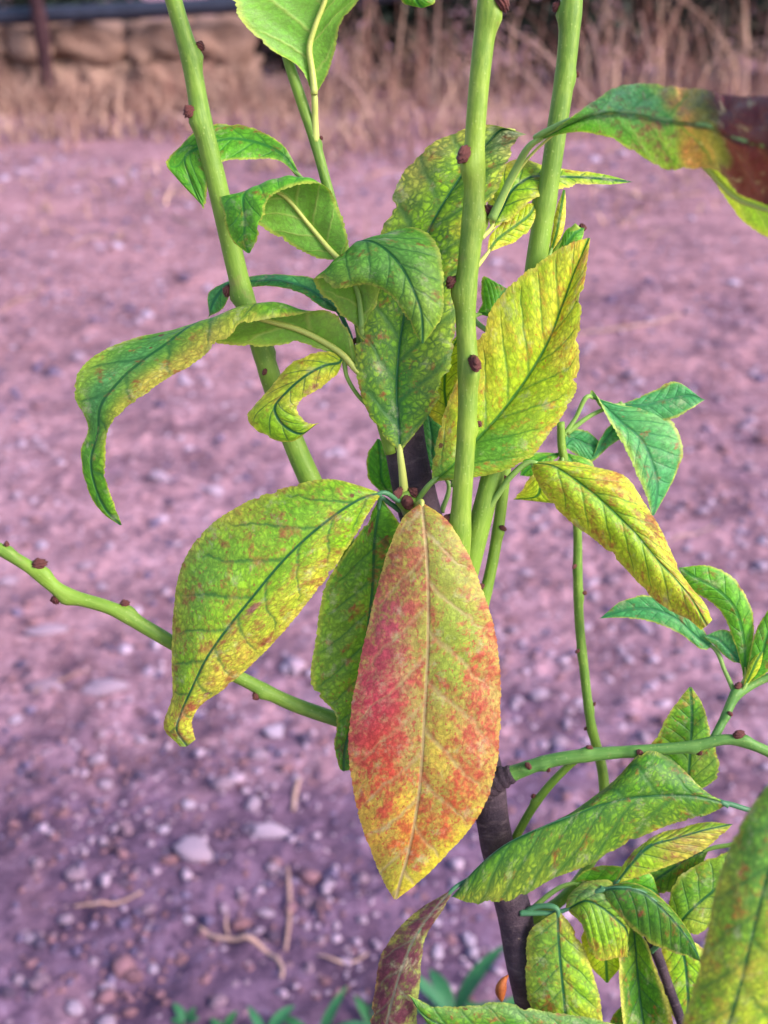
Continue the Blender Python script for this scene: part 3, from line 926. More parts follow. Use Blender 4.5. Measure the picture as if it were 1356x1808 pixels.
stem([(1255, 1315, 6, 9), (1278, 1270, 30, 9), (1300, 1228, 50, 10), (1330, 1208, 60, 9), (1400, 1180, 70, 9)], M['stem_dark'], [(1300, 1216, 10), (1284, 1262, 6)], 50, 12, seed=10)
stem([(1140, 1640, 90, 11), (1158, 1680, 90, 11), (1180, 1740, 90, 10), (1205, 1810, 90, 11), (1230, 1900, 90, 12), (1100, 2000, 80, 14), (985, 2040, 62, 18)], M['bark'], [(1165, 1750, 6)], 60, 12, seed=11)
stem([(722, 905, 60, 14), (714, 880, 40, 14), (712, 868, 30, 9)], M['stem'], [(716, 878, 15), (706, 868, 12), (726, 872, 12)], 20, 14, seed=12)
stem([(968, 470, 70, 8), (985, 440, 66, 8), (1005, 415, 62, 8), (1020, 398, 60, 7)], M['stem_yellow'], [(1036, 388, 9), (1026, 394, 7)], 24, 12, seed=13)

# ------------------------------------------------------------------ leaves
G = dict
COLS = {  # interveinal colour, margin colour, vein colour
    'yellow': ((176, 200, 34), (216, 204, 62), (66, 120, 36)),
    'lime': ((142, 188, 32), (204, 200, 60), (30, 88, 48)),
    'green': ((86, 148, 26), (134, 172, 40), (38, 94, 44)),
    'dark': ((68, 122, 26), (110, 148, 36), (32, 82, 46)),
    'fresh': ((88, 160, 34), (108, 172, 40), (56, 128, 44)),
    'teal': ((66, 150, 84), (98, 168, 84), (52, 124, 76)),
    'red': ((148, 148, 60), (180, 150, 66), (170, 150, 104)),
    'purple': ((96, 108, 48), (146, 136, 58), (104, 110, 92)),
}


def leaf(rows, col, face=0.5, camber=0.10, red=0.0, ret=0.5, spot=0.1, patches=(), petiole=None, pr=6, rib='rib_green', ribr=4.0, label=None,
         serr=2.2, seed=1, nu=None, nv=36, wav=4.0, pucker=1.0, blot=(150, 72, 48), dz=0, away=False, marg=1.0, rag=0.5, dead=None):
    A = np.zeros((len(rows), 5, 3))
    for i, r in enumerate(rows):
        r = np.array(r, float)
        if r.ndim == 1: r = np.stack([r + [-2, 0, 0], r, r + [2, 0, 0]])
        if r.shape[0] == 5:
            A[i] = r
        elif r.shape[0] == 4:
            A[i, 0], A[i, 2], A[i, 3], A[i, 4] = r
            A[i, 1] = (r[0] + r[1]) / 2
        else:
            A[i, 0], A[i, 2], A[i, 4] = r
            A[i, 1] = (r[0] + r[1]) / 2; A[i, 3] = (r[1] + r[2]) / 2
            A[i, 1, 2] -= camber * np.linalg.norm(r[0] - r[1]); A[i, 3, 2] -= camber * np.linalg.norm(r[1] - r[2])
    A[..., 2] += dz
    step = np.linalg.norm(np.diff(A, axis=0), axis=2).mean(1) + 1e-6
    t = np.concatenate([[0], np.cumsum(step)])
    L = t[-1]
    if nu is None: nu = int(np.clip(L / 2.6, 60, 260))
    U = np.linspace(0, 1, nu)
    P5 = spline(t, A, U * L)
    v = np.linspace(-1, 1, nv * 2 + 1)
    Q = np.zeros((nu, len(v), 3))
    for half, (a, b, c) in ((0, (0, 1, 2)), (1, (2, 3, 4))):
        m = v <= 0 if half == 0 else v >= 0
        s = (v[m] + 1) if half == 0 else v[m]
        p0, p1, p2 = P5[:, a, None], P5[:, b, None], P5[:, c, None]
        s = s[None, :, None]
        Q[:, m] = p0 * (1 - s) * (1 - 2 * s) + p1 * 4 * s * (1 - s) + p2 * s * (2 * s - 1)
    hwp = 0.5 * (np.linalg.norm(np.diff(Q, axis=1), axis=2).sum(1))      # half width, photo px
    # wavy margin and teeth
    av = np.abs(v)
    sgn = np.sign(v)
    wv = (fbm(U[:, None] * L / 55 + seed * 7.1, sgn[None, :] * 3.3 + seed, 3) - 0.5) * 2 * wav * (av[None] ** 2.2) * np.clip(hwp / 30, 0, 1)[:, None]
    Q[..., 2] += wv
    ph = U * L / 11.0 + 0.35 * np.sin(U * 37 + seed)
    tooth = (ph % 1.0) ** 0.7 * serr * np.clip(hwp / 25, 0, 1) * (0.6 + 0.8 * vnoise(U * L / 16 + seed, np.zeros(nu)))
    for e in (0, 1):
        bite = np.clip(fbm(U * L / 26 + seed * 9 + e * 31, np.full(nu, seed * 2.2 + e), 3) - 0.60, 0, 1) * 90 * np.clip(hwp / 60, 0, 1) * rag
        bite = bite + (fbm(U * L / 17 + seed + e * 7, np.full(nu, 4.4 + e), 2) - 0.5) * 3.0 * np.clip(hwp / 40, 0, 1)
        K_ = 6
        for k_ in range(K_):
            c_ = k_ if e == 0 else -1 - k_
            n_ = K_ if e == 0 else -1 - K_
            d = Q[:, n_] - Q[:, c_]
            d /= np.linalg.norm(d, axis=1)[:, None] + 1e-9
            Q[:, c_] += d * (bite * (1 - k_ / K_))[:, None]
    for e, i in ((0, 1), (-1, -2)):
        d = Q[:, e] - Q[:, i]; d /= np.linalg.norm(d, axis=1)[:, None] + 1e-9
        Q[:, e] += d * tooth[:, None]
    Wd = at(Q)
    du = np.gradient(Wd, axis=0); dv = np.gradient(Wd, axis=1)
    nrm = np.cross(du, dv); nrm /= np.linalg.norm(nrm, axis=2)[..., None] + 1e-15
    i = int(face * (nu - 1))
    sgnf = np.sign(np.dot(nrm[i, nv], C_ - Wd[i, nv]))
    if away: sgnf = -sgnf
    if sgnf < 0:
        Wd = Wd[:, ::-1]; nrm = -nrm[:, ::-1]; patches = [(p[0], -p[1]) + tuple(p[2:]) for p in patches]
        Q = Q[:, ::-1]
    cm = 100.0 / SX                      # px -> cm at the focus distance
    X = U[:, None] * L * cm * np.ones((1, len(v)))
    hw = np.maximum(hwp * cm, 0.02)[:, None] * np.ones((1, len(v)))
    Y = v[None] * hw
    spacing = L * cm / 8.5
    vs = (X - 1.0 * np.abs(Y) ** 0.9) / spacing + seed * 0.37
    amp = 0.00032 * pucker * np.clip(hw / 1.2, 0, 1)
    off = np.where(v > 0, 0.45, 0.0)[None]
    Wd = Wd - nrm * (amp * np.cos(2 * math.pi * (vs + off)) * (1 - av ** 3)[None] * av[None] ** 0.6)[..., None]
    Wd = Wd + nrm * (0.00035 * pucker * (fbm(X * 2.3 + seed, Y * 2.3 + 9, 3) - 0.5) * np.clip(hw, 0, 1))[..., None]
    # colours
    c1, c2, cv = (lin(c) for c in COLS[col])
    nz = fbm(X * 0.9 + seed * 3, Y * 0.9 + 31, 4)
    k = np.clip(marg * av[None] ** 1.8 * 0.8 + (nz - 0.5) * 2.4, 0, 1)[..., None]
    T = c1 * (1 - k) + c2 * k
    VC = np.ones_like(T) * cv
    BC = np.ones_like(T) * lin(blot)
    rim = np.clip((av[None] - 0.90) / 0.08, 0, 1)[..., None] * 0.55
    T = T * (1 - rim) + lin((206, 190, 84)) * rim
    RD = np.full(nz.shape, red) + (nz - 0.5) * 0.25
    for p in patches:
        u0, v0, ru, rv, cc, st, rr = p
        g = np.exp(-((U[:, None] - u0) / ru) ** 2 - ((v[None] - v0) / rv) ** 2)
        g2 = np.clip(g * st * (0.6 + 0.9 * (fbm(X * 1.7 + seed, Y * 1.7, 3))), 0, 1)
        if cc is not None: 
            if rr > 0:
                BC = BC * (1 - g[..., None]) + lin(cc) * g[..., None]
            else:
                T = T * (1 - g2[..., None]) + lin(cc) * g2[..., None]
        RD = RD + rr * g
    if dead:                             # withered outer part with a ragged border
        ud = U[int(np.argmax(P5[:, 2, 0] > dead[0]))]
        e_ = U[:, None] - ud + (fbm(X * 1.1 + 3, Y * 1.1, 3) - 0.5) * 0.12 + 0.02 * v[None]
        a_ = np.clip(e_ / 0.10, 0, 1)[..., None]
        b_ = np.clip(1 - np.abs(e_) / 0.08, 0, 1)[..., None] * 0.9
        T = T * (1 - b_) + lin((200, 128, 84)) * b_
        tn = fbm(X * 0.8 + 5, Y * 0.8, 3)[..., None]
        T = T * (1 - a_) + (lin((52, 16, 34)) * (1 - tn) + lin((100, 42, 44)) * tn) * a_
        VC = VC * (1 - a_) + lin((90, 40, 36)) * a_
        RD = RD - a_[..., 0]
    o = grid_mesh('leaf', Wd - TREE, M['leaf'], tree)
    one = np.ones(T.shape[:2] + (1,))
    set_attr(o, 'tissue', 'FLOAT_COLOR', np.concatenate([T, one], -1))
    set_attr(o, 'vein', 'FLOAT_COLOR', np.concatenate([VC, one], -1))
    set_attr(o, 'blot', 'FLOAT_COLOR', np.concatenate([BC, one], -1))
    set_attr(o, 'par', 'FLOAT_COLOR', np.stack([RD, np.full(RD.shape, ret), np.full(RD.shape, spot), one[..., 0]], -1))
    set_attr(o, 'lm', 'FLOAT_VECTOR', np.stack([X + seed * 13.7, Y + seed * 5.3, np.zeros_like(X)], -1))
    set_attr(o, 'vs', 'FLOAT', vs); set_attr(o, 'hw', 'FLOAT', hw)
    set_attr(o, 'vv', 'FLOAT', np.ones((nu, 1)) * v[None])
    if label: o['label'] = label
    # raised midrib on the underside
    n = 50
    ii = np.linspace(0, (nu - 1) * 0.97, n).astype(int)
    rr = np.linspace(ribr, ribr * 0.22, n) * D0 / FPX
    mp = Wd[ii, nv] - nrm[ii, nv] * (rr * 1.02)[:, None]
    tube_obj('midrib', mp, rr, M[rib], o, 8, True, None, False, TREE)
    if petiole:
        pts = [(*p, pr * (1.15 if j == 0 else 0.9)) for j, p in enumerate(petiole)]
        b = A[0, 2]
        pts.append((b[0], b[1], b[2] + 1, ribr * 1.05))
        b2 = A[1, 2]
        e = b * 0.7 + b2 * 0.3
        pts.append((e[0], e[1], e[2] + 3, ribr * 0.8))
        W_, R_, _ = wpath(pts, 24)
        tube_obj('petiole', W_, R_, M[rib], o, 10, True, None, False, TREE)
    return o


# the big red blotched leaf hanging in front
leaf([(745, 888, -10), ((714, 912, -26), (747, 912, -30), (784, 914, -26)), ((690, 962, -44), (752, 960, -54), (818, 965, -42)), ((664, 1050, -42), (756, 1050, -66), (852, 1045, -46)), ((638, 1160, -40), (755, 1150, -66), (876, 1130, -46)),
      ((620, 1260, -36), (750, 1250, -62), (883, 1240, -40)), ((617, 1340, -32), (745, 1340, -56), (878, 1340, -36)), ((632, 1430, -30), (737, 1420, -48), (850, 1430, -32)),
      ((655, 1500, -28), (722, 1500, -42), (792, 1505, -30)), ((680, 1560, -26), (706, 1558, -34), (738, 1558, -28)), (698, 1588, -26)],
     'red', camber=0.10, red=0.24, rag=0.12, ret=0.15, spot=0.0, seed=2, rib='rib_pale', ribr=5, petiole=[(728, 895, 50), (738, 890, 20)], blot=(172, 78, 66), label='large hanging leaf mottled red, orange and yellow',
     patches=[(0.50, -0.75, 0.20, 0.5, (186, 54, 84), 1, 0.36), (0.30, -0.7, 0.1, 0.4, (184, 66, 98), 1, 0.26), (0.42, 0.75, 0.10, 0.35, (188, 72, 62), 1, 0.26), (0.66, -0.55, 0.14, 0.4, (192, 58, 54), 1, 0.30), (0.5,-0.6,0.2,0.5,(196, 120, 110),0.8,0), (0.5,0.7,0.2,0.4,(200, 136, 100),0.7,0), (0.74, 0.55, 0.12, 0.4, (176, 64, 48), 1, 0.36),
              (0.85, -0.1, 0.08, 0.6, (182, 82, 44), 1, 0.28), (0.10, 0, 0.14, 1.0, (150, 84, 64), 1, 0.20), (0.28, 0.4, 0.10, 0.3, None, 1, -0.22), (0.55, 0.75, 0.12, 0.3, (180, 70, 66), 1, 0.20), (0.22, -0.3, 0.06, 0.4, (160, 74, 70), 1, 0.2), (0.62, 0.25, 0.08, 0.2, (206, 176, 70), 1, -0.15), (0.78, -0.2, 0.08, 0.3, (212, 176, 62), 1, -0.15),
              (0.18, 0.6, 0.12, 0.4, None, 1, -0.12), (0.8, -0.85, 0.14, 0.3, (206, 164, 62), 0.9, -0.1), (0.9, 0.9, 0.14, 0.35, (206, 188, 50), 1, -0.2), (0.35, 0.4, 0.22, 0.5, (146, 164, 60), 1, 0), (0.97, 0, 0.06, 1, (190, 178, 46), 1, -0.2)])
# big yellow green leaf to the left
leaf([(674, 870, -5), ((600, 848, 0), (640, 880, -18), (655, 897, -5)), ((510, 860, 5), (575, 922, -30), (620, 955, -8)), ((420, 895, 10), (505, 985, -36), (580, 1015, -10)),
      ((350, 950, 14), (440, 1062, -36), (540, 1066, -10)), ((318, 1010, 18), (400, 1112, -34), (500, 1115, -8)), ((306, 1090, 20), (365, 1162, -28), (455, 1163, -4)),
      ((303, 1170, 20), (338, 1217, -18), (400, 1212, 0)), ((303, 1235, 18), (320, 1258, -8), (350, 1250, 2)), ((290, 1284, 16), (312, 1290, 0), (338, 1278, 4)), ((318, 1318, 8), (330, 1318, 4), (345, 1306, 6))],
     'lime', camber=0.14, red=0.20, ret=0.42, spot=0.22, seed=3, rib='rib_teal', ribr=4.5, petiole=[(720, 893, 50), (700, 882, 20)], blot=(150, 92, 58), label='broad drooping yellow green leaf with brown specks',
     patches=[(0.75, 0.5, 0.2, 0.5, (206, 190, 70), 0.9, 0), (0.75, 0.6, 0.16, 0.4, None, 1, 0.14), (0.90, 0.3, 0.06, 0.6, (150, 60, 60), 1, 0.30), (0.50, 0.16, 0.022, 0.085, (142, 84, 96), 1, 1.1), (0.62, 0.85, 0.02, 0.08, (130, 50, 50), 1, 0.8), (0.28, -0.6, 0.03, 0.1, (140, 80, 60), 1, 0.5), (0.2, -0.4, 0.2, 0.6, (128, 184, 48), 0.7, -0.05), (0.55, -0.6, 0.2, 0.4, (128, 180, 60), 0.7, 0)])
# dark green leaf between them
leaf([(672, 880, 25), ((640, 935, 42), (661, 945, 38), (716, 945, 40)), ((578, 1030, 46), (658, 1030, 50), (738, 1030, 40)), ((560, 1120, 48), (648, 1120, 52), (735, 1130, 40)), ((554, 1215, 46), (635, 1210, 50), (720, 1220, 40)),
      ((594, 1262, 46), (622, 1270, 46), (690, 1290, 40)), ((592, 1325, 44), (606, 1335, 44), (640, 1340, 40)), ((600, 1358, 42), (606, 1362, 42), (616, 1360, 40))],
     'green', camber=0.03, red=0.06, ret=0.5, spot=0.16, seed=4, rib='rib_teal', ribr=5, petiole=[(705, 900, 56), (690, 890, 40)], label='green leaf with a ragged brown tip behind the red leaf',
     patches=[(0.93, 0, 0.09, 1.2, (92, 40, 54), 1, 0.4), (0.12, -0.4, 0.03, 0.22, (110, 44, 46), 1, 0.6), (0.16, 0.35, 0.025, 0.15, (96, 40, 44), 1, 0.6), (0.5, -0.5, 0.3, 0.5, (128, 164, 44), 0.7, 0)])
# tall netted leaf going up behind the thickest shoot
leaf([(706, 796, 26), ((668, 758, 30), (704, 760, 34), (742, 752, 32)), ((640, 700, 26), (700, 700, 38), (776, 698, 30)), ((628, 620, 24), (703, 630, 42), (800, 620, 30)), ((632, 540, 28), (713, 560, 44), (812, 540, 34)),
      ((650, 470, 36), (730, 480, 48), (825, 470, 38)), ((682, 390, 42), (760, 400, 52), (850, 400, 40)), ((705, 320, 46), (795, 340, 54), (876, 340, 40)), ((745, 268, 50), (830, 290, 54), (893, 292, 38)),
      ((800, 236, 50), (862, 252, 50), (905, 262, 34)), ((858, 220, 44), (888, 228, 42), (914, 242, 28)), (929, 237, 26)],
     'lime', camber=0.10, red=0.03, ret=0.95, spot=0.03, seed=5, rib='rib_pale', ribr=6, petiole=[(714, 872, 40), (710, 830, 28)], pr=9, label='tall netted green leaf rising behind the shoot',
     patches=[(0.15, 0.0, 0.22, 1.2, (86, 150, 24), 1, 0), (0.45, -0.2, 0.15, 0.6, (100, 156, 26), 0.8, 0), (0.3, 0.7, 0.2, 0.4, (150, 182, 50), 0.9, 0), (0.95, 0.6, 0.1, 0.7, (186, 182, 160), 0.9, 0), (0.8, -0.8, 0.15, 0.3, (190, 176, 90), .8, 0), (0.2, -0.5, 0.1, 0.3, (130, 168, 44), .7, 0)])
# hooded leaf
leaf([(638, 580, 22), ((595, 548, 12), (632, 525, 28), (668, 525, 30)), ((562, 508, -4), (615, 465, 26), (690, 450, 26)), ((556, 490, -22), (625, 430, 4), (705, 408, 16)), ((592, 508, -48), (662, 428, -34), (742, 405, -8)),
      ((650, 502, -62), (702, 462, -60), (772, 436, -30)), ((692, 522, -72), (728, 508, -76), (782, 500, -50)), ((722, 566, -76), (744, 555, -82), (778, 560, -64)), (746, 606, -78)],
     'green', face=0.75, camber=0.16, red=0.0, ret=0.45, spot=0.02, seed=6, rib='rib_green', ribr=5, petiole=[(645, 618, 50), (641, 600, 36)], label='green leaf arching over like a hood', serr=3.2,
     patches=[(0.85, 0.2, 0.2, 1.0, (150, 184, 64), 0.9, 0), (0.55, 0.0, 0.2, 0.9, (106, 164, 72), 0.8, 0)])
# folded leaf by the slender shoot
leaf([(602, 460, 40), ((565, 455, 46), (583, 440, 45), (612, 430, 35)), ((505, 425, 48), (545, 395, 50), (592, 360, 28)), ((455, 395, 46), (500, 345, 45), (540, 318, 30), (565, 324, 8)), ((408, 375, 38), (455, 328, 28), (488, 316, 8), (510, 330, -14)),
      ((389, 348, 16), (430, 344, -6), (475, 350, -30)), ((396, 386, 6), (432, 386, -16), (463, 386, -32)), ((414, 428, 4), (432, 428, -12), (452, 424, -22)), (439, 447, -8)],
     'fresh', face=0.8, camber=0.08, ret=0.35, spot=0.02, seed=7, rib='rib_pale', ribr=5, label='green leaf folded over on itself', petiole=[(612, 462, 48)], serr=3.0,
     patches=[(0.85, -0.3, 0.12, 0.5, (176, 190, 60), .8, 0.05)])
# leaf behind the left shoot
leaf([(528, 310, 92), ((490, 282, 82), (495, 270, 92), (502, 260, 96)), ((440, 280, 72), (450, 250, 92), (462, 234, 104)), ((395, 284, 64), (400, 245, 88), (410, 219, 108)), ((370, 300, 62), (350, 260, 80), (352, 228, 104)),
      ((365, 332, 64), (325, 280, 72), (312, 266, 88)), ((362, 356, 66), (338, 322, 70), (294, 288, 76)), (359, 368, 68)],
     'fresh', face=0.4, camber=0.05, ret=0.2, spot=0.0, seed=8, rib='rib_green', ribr=4, petiole=[(556, 345, 70), (540, 322, 84)], pr=5, label='bluish green leaf arching behind the leaning shoot')
# long curled leaf to the far left
leaf([(634, 658, 34), ((585, 626, 32), (602, 622, 38), (616, 588, 30)), ((530, 606, 32), (545, 588, 42), (578, 550, 24)), ((465, 611, 36), (485, 569, 46), (505, 538, 28), (512, 557, -2)), ((395, 606, 46), (428, 556, 44), (445, 536, 12), (442, 568, -24)),
      ((315, 586, 52), (355, 566, 22), (378, 572, -8), (397, 598, -36)), ((228, 600, 34), (285, 612, 0), (318, 628, -20), (340, 642, -40)), ((145, 650, 22), (215, 668, -12), (248, 674, -26), (273, 682, -38)), ((133, 700, 12), (178, 716, -14), (200, 720, -22), (222, 724, -32)),
      ((155, 756, 6), (172, 765, -8), (191, 757, -22)), ((143, 798, 2), (160, 815, -8), (185, 816, -16)), ((152, 855, 0), (170, 865, -6), (190, 860, -12)), ((178, 903, 0), (190, 905, -4), (203, 895, -6)), (213, 927, -2)],
     'green', face=0.55, camber=0.08, red=0.02, ret=0.4, spot=0.10, seed=9, rib='rib_pale', ribr=6, petiole=[(668, 715, 62), (652, 690, 46)], label='long leaf curling down with a yellow brown blotched edge',
     patches=[(0.55, 0.85, 0.16, 0.42, (204, 190, 74), 1.6, 0), (0.5, 0.85, 0.14, 0.3, (168, 96, 56), 1, 0.30), (0.62, -0.3, 0.14, 0.5, (84, 150, 92), 0.8, 0), (0.36, 0.7, 0.1, 0.4, (190, 196, 76), 1.2, 0.05), (0.95, 0.2, 0.12, 1, (140, 170, 74), .8, 0.05), (0.65, -0.9, 0.1, 0.3, (156, 186, 60), .8, 0)])
# small crescent leaf
leaf([(604, 634, 32), ((590, 624, 24), (600, 640, 22), (598, 655, 20)), ((555, 624, 10), (575, 645, -4), (585, 667, 2)), ((515, 642, 4), (545, 660, -14), (562, 686, -6)), ((478, 685, 4), (508, 690, -14), (534, 703, -10)),
      ((438, 737, 4), (485, 722, -12), (523, 723, -14)), ((470, 770, 0), (500, 750, -12), (534, 741, -14)), ((515, 779, -5), (530, 766, -12), (546, 749, -14)), (562, 747, -12)],
     'lime', camber=0.10, red=0.04, ret=0.3, spot=0.10, seed=10, rib='rib_green', ribr=3.5, petiole=[(655, 720, 66), (632, 698, 50), (612, 664, 40)], pr=5, label='small crescent shaped lime leaf with purple specks',
     patches=[(0.3, 0.9, 0.2, 0.3, (200, 180, 120), 1, 0.2), (0.33, 0.8, 0.03, 0.15, (120, 40, 60), 1, 0.7)])
# big yellow leaf
leaf([(764, 850, 16), ((768, 795, 30), (795, 825, 28), (850, 840, 18)), ((790, 715, 34), (840, 778, 34), (930, 813, 10)), ((820, 645, 32), (880, 735, 36), (968, 766, 8)), ((846, 595, 26), (915, 690, 34), (1003, 716, 6)),
      ((872, 540, 22), (945, 645, 32), (1020, 671, 4)), ((910, 497, 18), (970, 600, 28), (1023, 601, 2)), ((955, 463, 14), (993, 540, 22), (1027, 530, 0)), ((1000, 434, 8), (1015, 480, 12), (1036, 465, 0)), (1040, 420, 2)],
     'yellow', camber=0.10, red=0.14, ret=0.32, spot=0.10, seed=11, rib='rib_green', ribr=5, petiole=[(728, 893, 50), (742, 876, 34)], pr=7, label='broad bright yellow leaf with fine orange specks', blot=(176, 104, 40),
     patches=[(0.22, 0.4, 0.16, 0.6, (104, 166, 50), 1.1, -0.1), (0.08, 0.0, 0.1, 1, (112, 160, 48), 1, -0.1), (0.6, -0.7, 0.2, 0.3, (206, 198, 60), .8, 0.08), (0.95, 0.5, 0.08, 0.8, (200, 150, 80), .9, 0.25), (0.25, 0.95, 0.15, 0.2, (196, 150, 60), 1, 0.22)])
# leaf parts behind the trunk
leaf([(700, 885, 150), ((655, 850, 160), (675, 850, 155), (700, 850, 150)), ((648, 810, 165), (672, 815, 160), (700, 815, 155)), (668, 775, 165)], 'fresh', ret=0.2, spot=0, seed=12, label='small bright green leaf behind the trunk', petiole=[(735, 905, 140)], pr=5)
leaf([(790, 850, 150), ((742, 810, 155), (765, 815, 150), (795, 815, 150)), ((740, 765, 158), (762, 765, 155), (790, 765, 150)), (755, 725, 160)], 'teal', ret=0.15, spot=0, seed=13, petiole=[(780, 905, 130)], pr=5)
leaf([(812, 770, 80), ((770, 745, 78), (795, 740, 72), (818, 745, 70)), ((752, 715, 78), (785, 690, 72), (818, 690, 70)), ((760, 650, 78), (792, 630, 74), (820, 640, 72)), (815, 585, 76)], 'yellow', ret=0.25, spot=0.05, seed=14, petiole=[(800, 860, 80)], pr=5)
leaf([(800, 850, 70), ((775, 842, 72), (800, 842, 66), (830, 845, 60)), (825, 856, 60)], 'teal', ret=0.2, spot=0, seed=15, nv=12)
# drooping curled leaf at the right
leaf([(938, 816, 14), ((946, 845, 10), (975, 822, -6), (1000, 814, 6)), ((971, 884, 8), (1010, 843, -16), (1056, 826, 4)), ((1011, 924, 4), (1050, 873, -24), (1105, 842, 0)), ((1060, 960, 0), (1090, 910, -32), (1140, 893, -8)),
      ((1100, 999, -6), (1125, 945, -40), (1168, 938, -16)), ((1139, 1042, -14), (1158, 985, -48), (1190, 985, -26)), ((1178, 1074, -22), (1196, 1025, -56), (1215, 1030, -34)), ((1218, 1095, -32), (1226, 1065, -60), (1246, 1068, -42)), ((1238, 1112, -40), (1248, 1105, -52), (1257, 1095, -46))],
     'yellow', camber=0.26, red=0.22, ret=0.30, spot=0.16, seed=16, rib='rib_green', ribr=5, petiole=[(852, 912, 50), (880, 872, 36), (905, 838, 24)], pr=7, label='drooping rolled yellow leaf with rusty spots', blot=(164, 104, 50),
     patches=[(0.1, -0.7, 0.14, 0.5, (176, 150, 60), 1, 0.2), (0.55, 0.75, 0.08, 0.25, (130, 50, 40), 1, 0.5), (0.95, 0, 0.1, 1, (160, 90, 70), 1, 0.2), (0.4, -0.1, 0.3, 0.3, (140, 184, 50), .9, -0.1)])
# small teal cluster at the right, behind
leaf([(1042, 700, 170), ((1046, 690, 168), (1060, 712, 176), (1090, 714, 178)), ((1075, 740, 160), (1095, 745, 170), (1150, 722, 180)), ((1098, 778, 152), (1130, 775, 162), (1188, 748, 178)), ((1122, 828, 146), (1150, 815, 154), (1205, 795, 172)), ((1140, 870, 142), (1160, 860, 148), (1188, 848, 164)), (1153, 910, 150)],
     'teal', camber=0.06, ret=0.12, spot=0.02, seed=17, rib='rib_green', ribr=4, petiole=[(995, 770, 172), (1015, 740, 172)], pr=5, label='bluish green leaf of the distant cluster, pointing down',
     patches=[(0.5, -1, 0.5, 0.25, (166, 196, 84), 1.2, 0)])
leaf([(1095, 715, 185), ((1120, 705, 190), (1130, 715, 182), (1140, 735, 178)), ((1160, 688, 196), (1180, 705, 186), (1180, 740, 176)), ((1195, 675, 196), (1215, 698, 186), (1215, 724, 176)), (1243, 705, 184)], 'teal', ret=0.15, spot=0.05, seed=18, petiole=[(1000, 765, 172), (1050, 730, 178)], pr=5,
     patches=[(0.6, 1, 0.25, 0.4, (190, 190, 90), 1, 0.1)])
leaf([(1100, 738, 186), ((1080, 748, 182), (1085, 755, 186), (1110, 762, 190)), ((1060, 775, 178), (1070, 775, 184), (1085, 782, 190)), (1050, 805, 180)], 'teal', ret=0.15, spot=0, seed=19, nv=14)
leaf([(995, 790, 180), ((985, 765, 190), (1010, 775, 186), (1015, 800, 182)), ((1030, 760, 192), (1040, 785, 188), (1040, 815, 182)), (1072, 790, 190)], 'teal', ret=0.1, spot=0, seed=20, nv=16)
leaf([(990, 800, 178), ((940, 800, 176), (955, 810, 172), (970, 820, 170)), ((925, 810, 174), (935, 825, 170), (945, 840, 170)), (920, 840, 172)], 'fresh', ret=0.1, spot=0, seed=21, nv=14)
leaf([(1000, 800, 176), ((985, 815, 170), (1010, 815, 168), (1035, 810, 172)), ((1000, 850, 168), (1020, 845, 166), (1055, 835, 172)), (1060, 850, 172)], 'fresh', ret=0.15, spot=0.1, seed=22, nv=14)
leaf([(985, 835, 160), ((940, 840, 158), (955, 855, 150), (985, 872, 150)), ((925, 862, 158), (950, 872, 150), (1000, 886, 152)), (908, 882, 160)], 'yellow', ret=0.2, spot=0, seed=23, nv=16, petiole=[(995, 800, 172)], pr=4)
# leaves of the lower right twig
leaf([(1316, 1196, 60), ((1296, 1130, 66), (1312, 1125, 60), (1330, 1110, 64)), ((1275, 1082, 70), (1298, 1075, 60), (1322, 1065, 66)), ((1245, 1055, 74), (1265, 1040, 64), (1290, 1018, 70)), ((1218, 1040, 76), (1228, 1020, 68), (1248, 999, 74)), (1200, 1002, 76)],
     'fresh', camber=0.08, ret=0.2, spot=0, seed=24, rib='rib_pale', ribr=4, petiole=[(1300, 1222, 52)], pr=5, label='bright green leaf at the tip of the twig')
leaf([(1258, 1142, 92), ((1245, 1148, 88), (1235, 1128, 92), (1240, 1110, 96)), ((1200, 1118, 88), (1190, 1090, 94), (1190, 1065, 100)), ((1150, 1097, 92), (1145, 1075, 98), (1140, 1052, 106)), ((1105, 1090, 98), (1100, 1078, 102), (1100, 1060, 108)), (1057, 1092, 108)],
     'teal', camber=0.06, ret=0.15, spot=0, seed=25, rib='rib_green', ribr=4, petiole=[(1298, 1225, 54), (1280, 1185, 72)], pr=5, label='bluish green pointed leaf reaching sideways')
leaf([(1312, 1172, 70), ((1290, 1165, 72), (1288, 1150, 74), (1300, 1130, 76)), ((1262, 1140, 80), (1265, 1128, 80), (1275, 1112, 82)), (1244, 1122, 84)], 'teal', ret=0.2, spot=0, seed=26, nv=14)
leaf([(1318, 1208, 56), ((1322, 1170, 52), (1340, 1170, 48), (1362, 1180, 46)), ((1335, 1115, 50), (1355, 1120, 44), (1385, 1130, 42)), ((1355, 1080, 48), (1372, 1080, 44), (1390, 1090, 42)), (1390, 1040, 44)], 'fresh', ret=0.2, spot=0, seed=27, label='bright green leaf cut by the frame beside the twig tip', petiole=[(1302, 1224, 52)], pr=5)
leaf([(1315, 1212, 48), ((1318, 1190, 46), (1326, 1188, 42), (1338, 1186, 46)), ((1328, 1165, 46), (1337, 1165, 42), (1346, 1165, 46)), (1347, 1148, 46)], 'yellow', ret=0.1, spot=0, seed=28, nv=10, petiole=[(1304, 1224, 50)], pr=4)
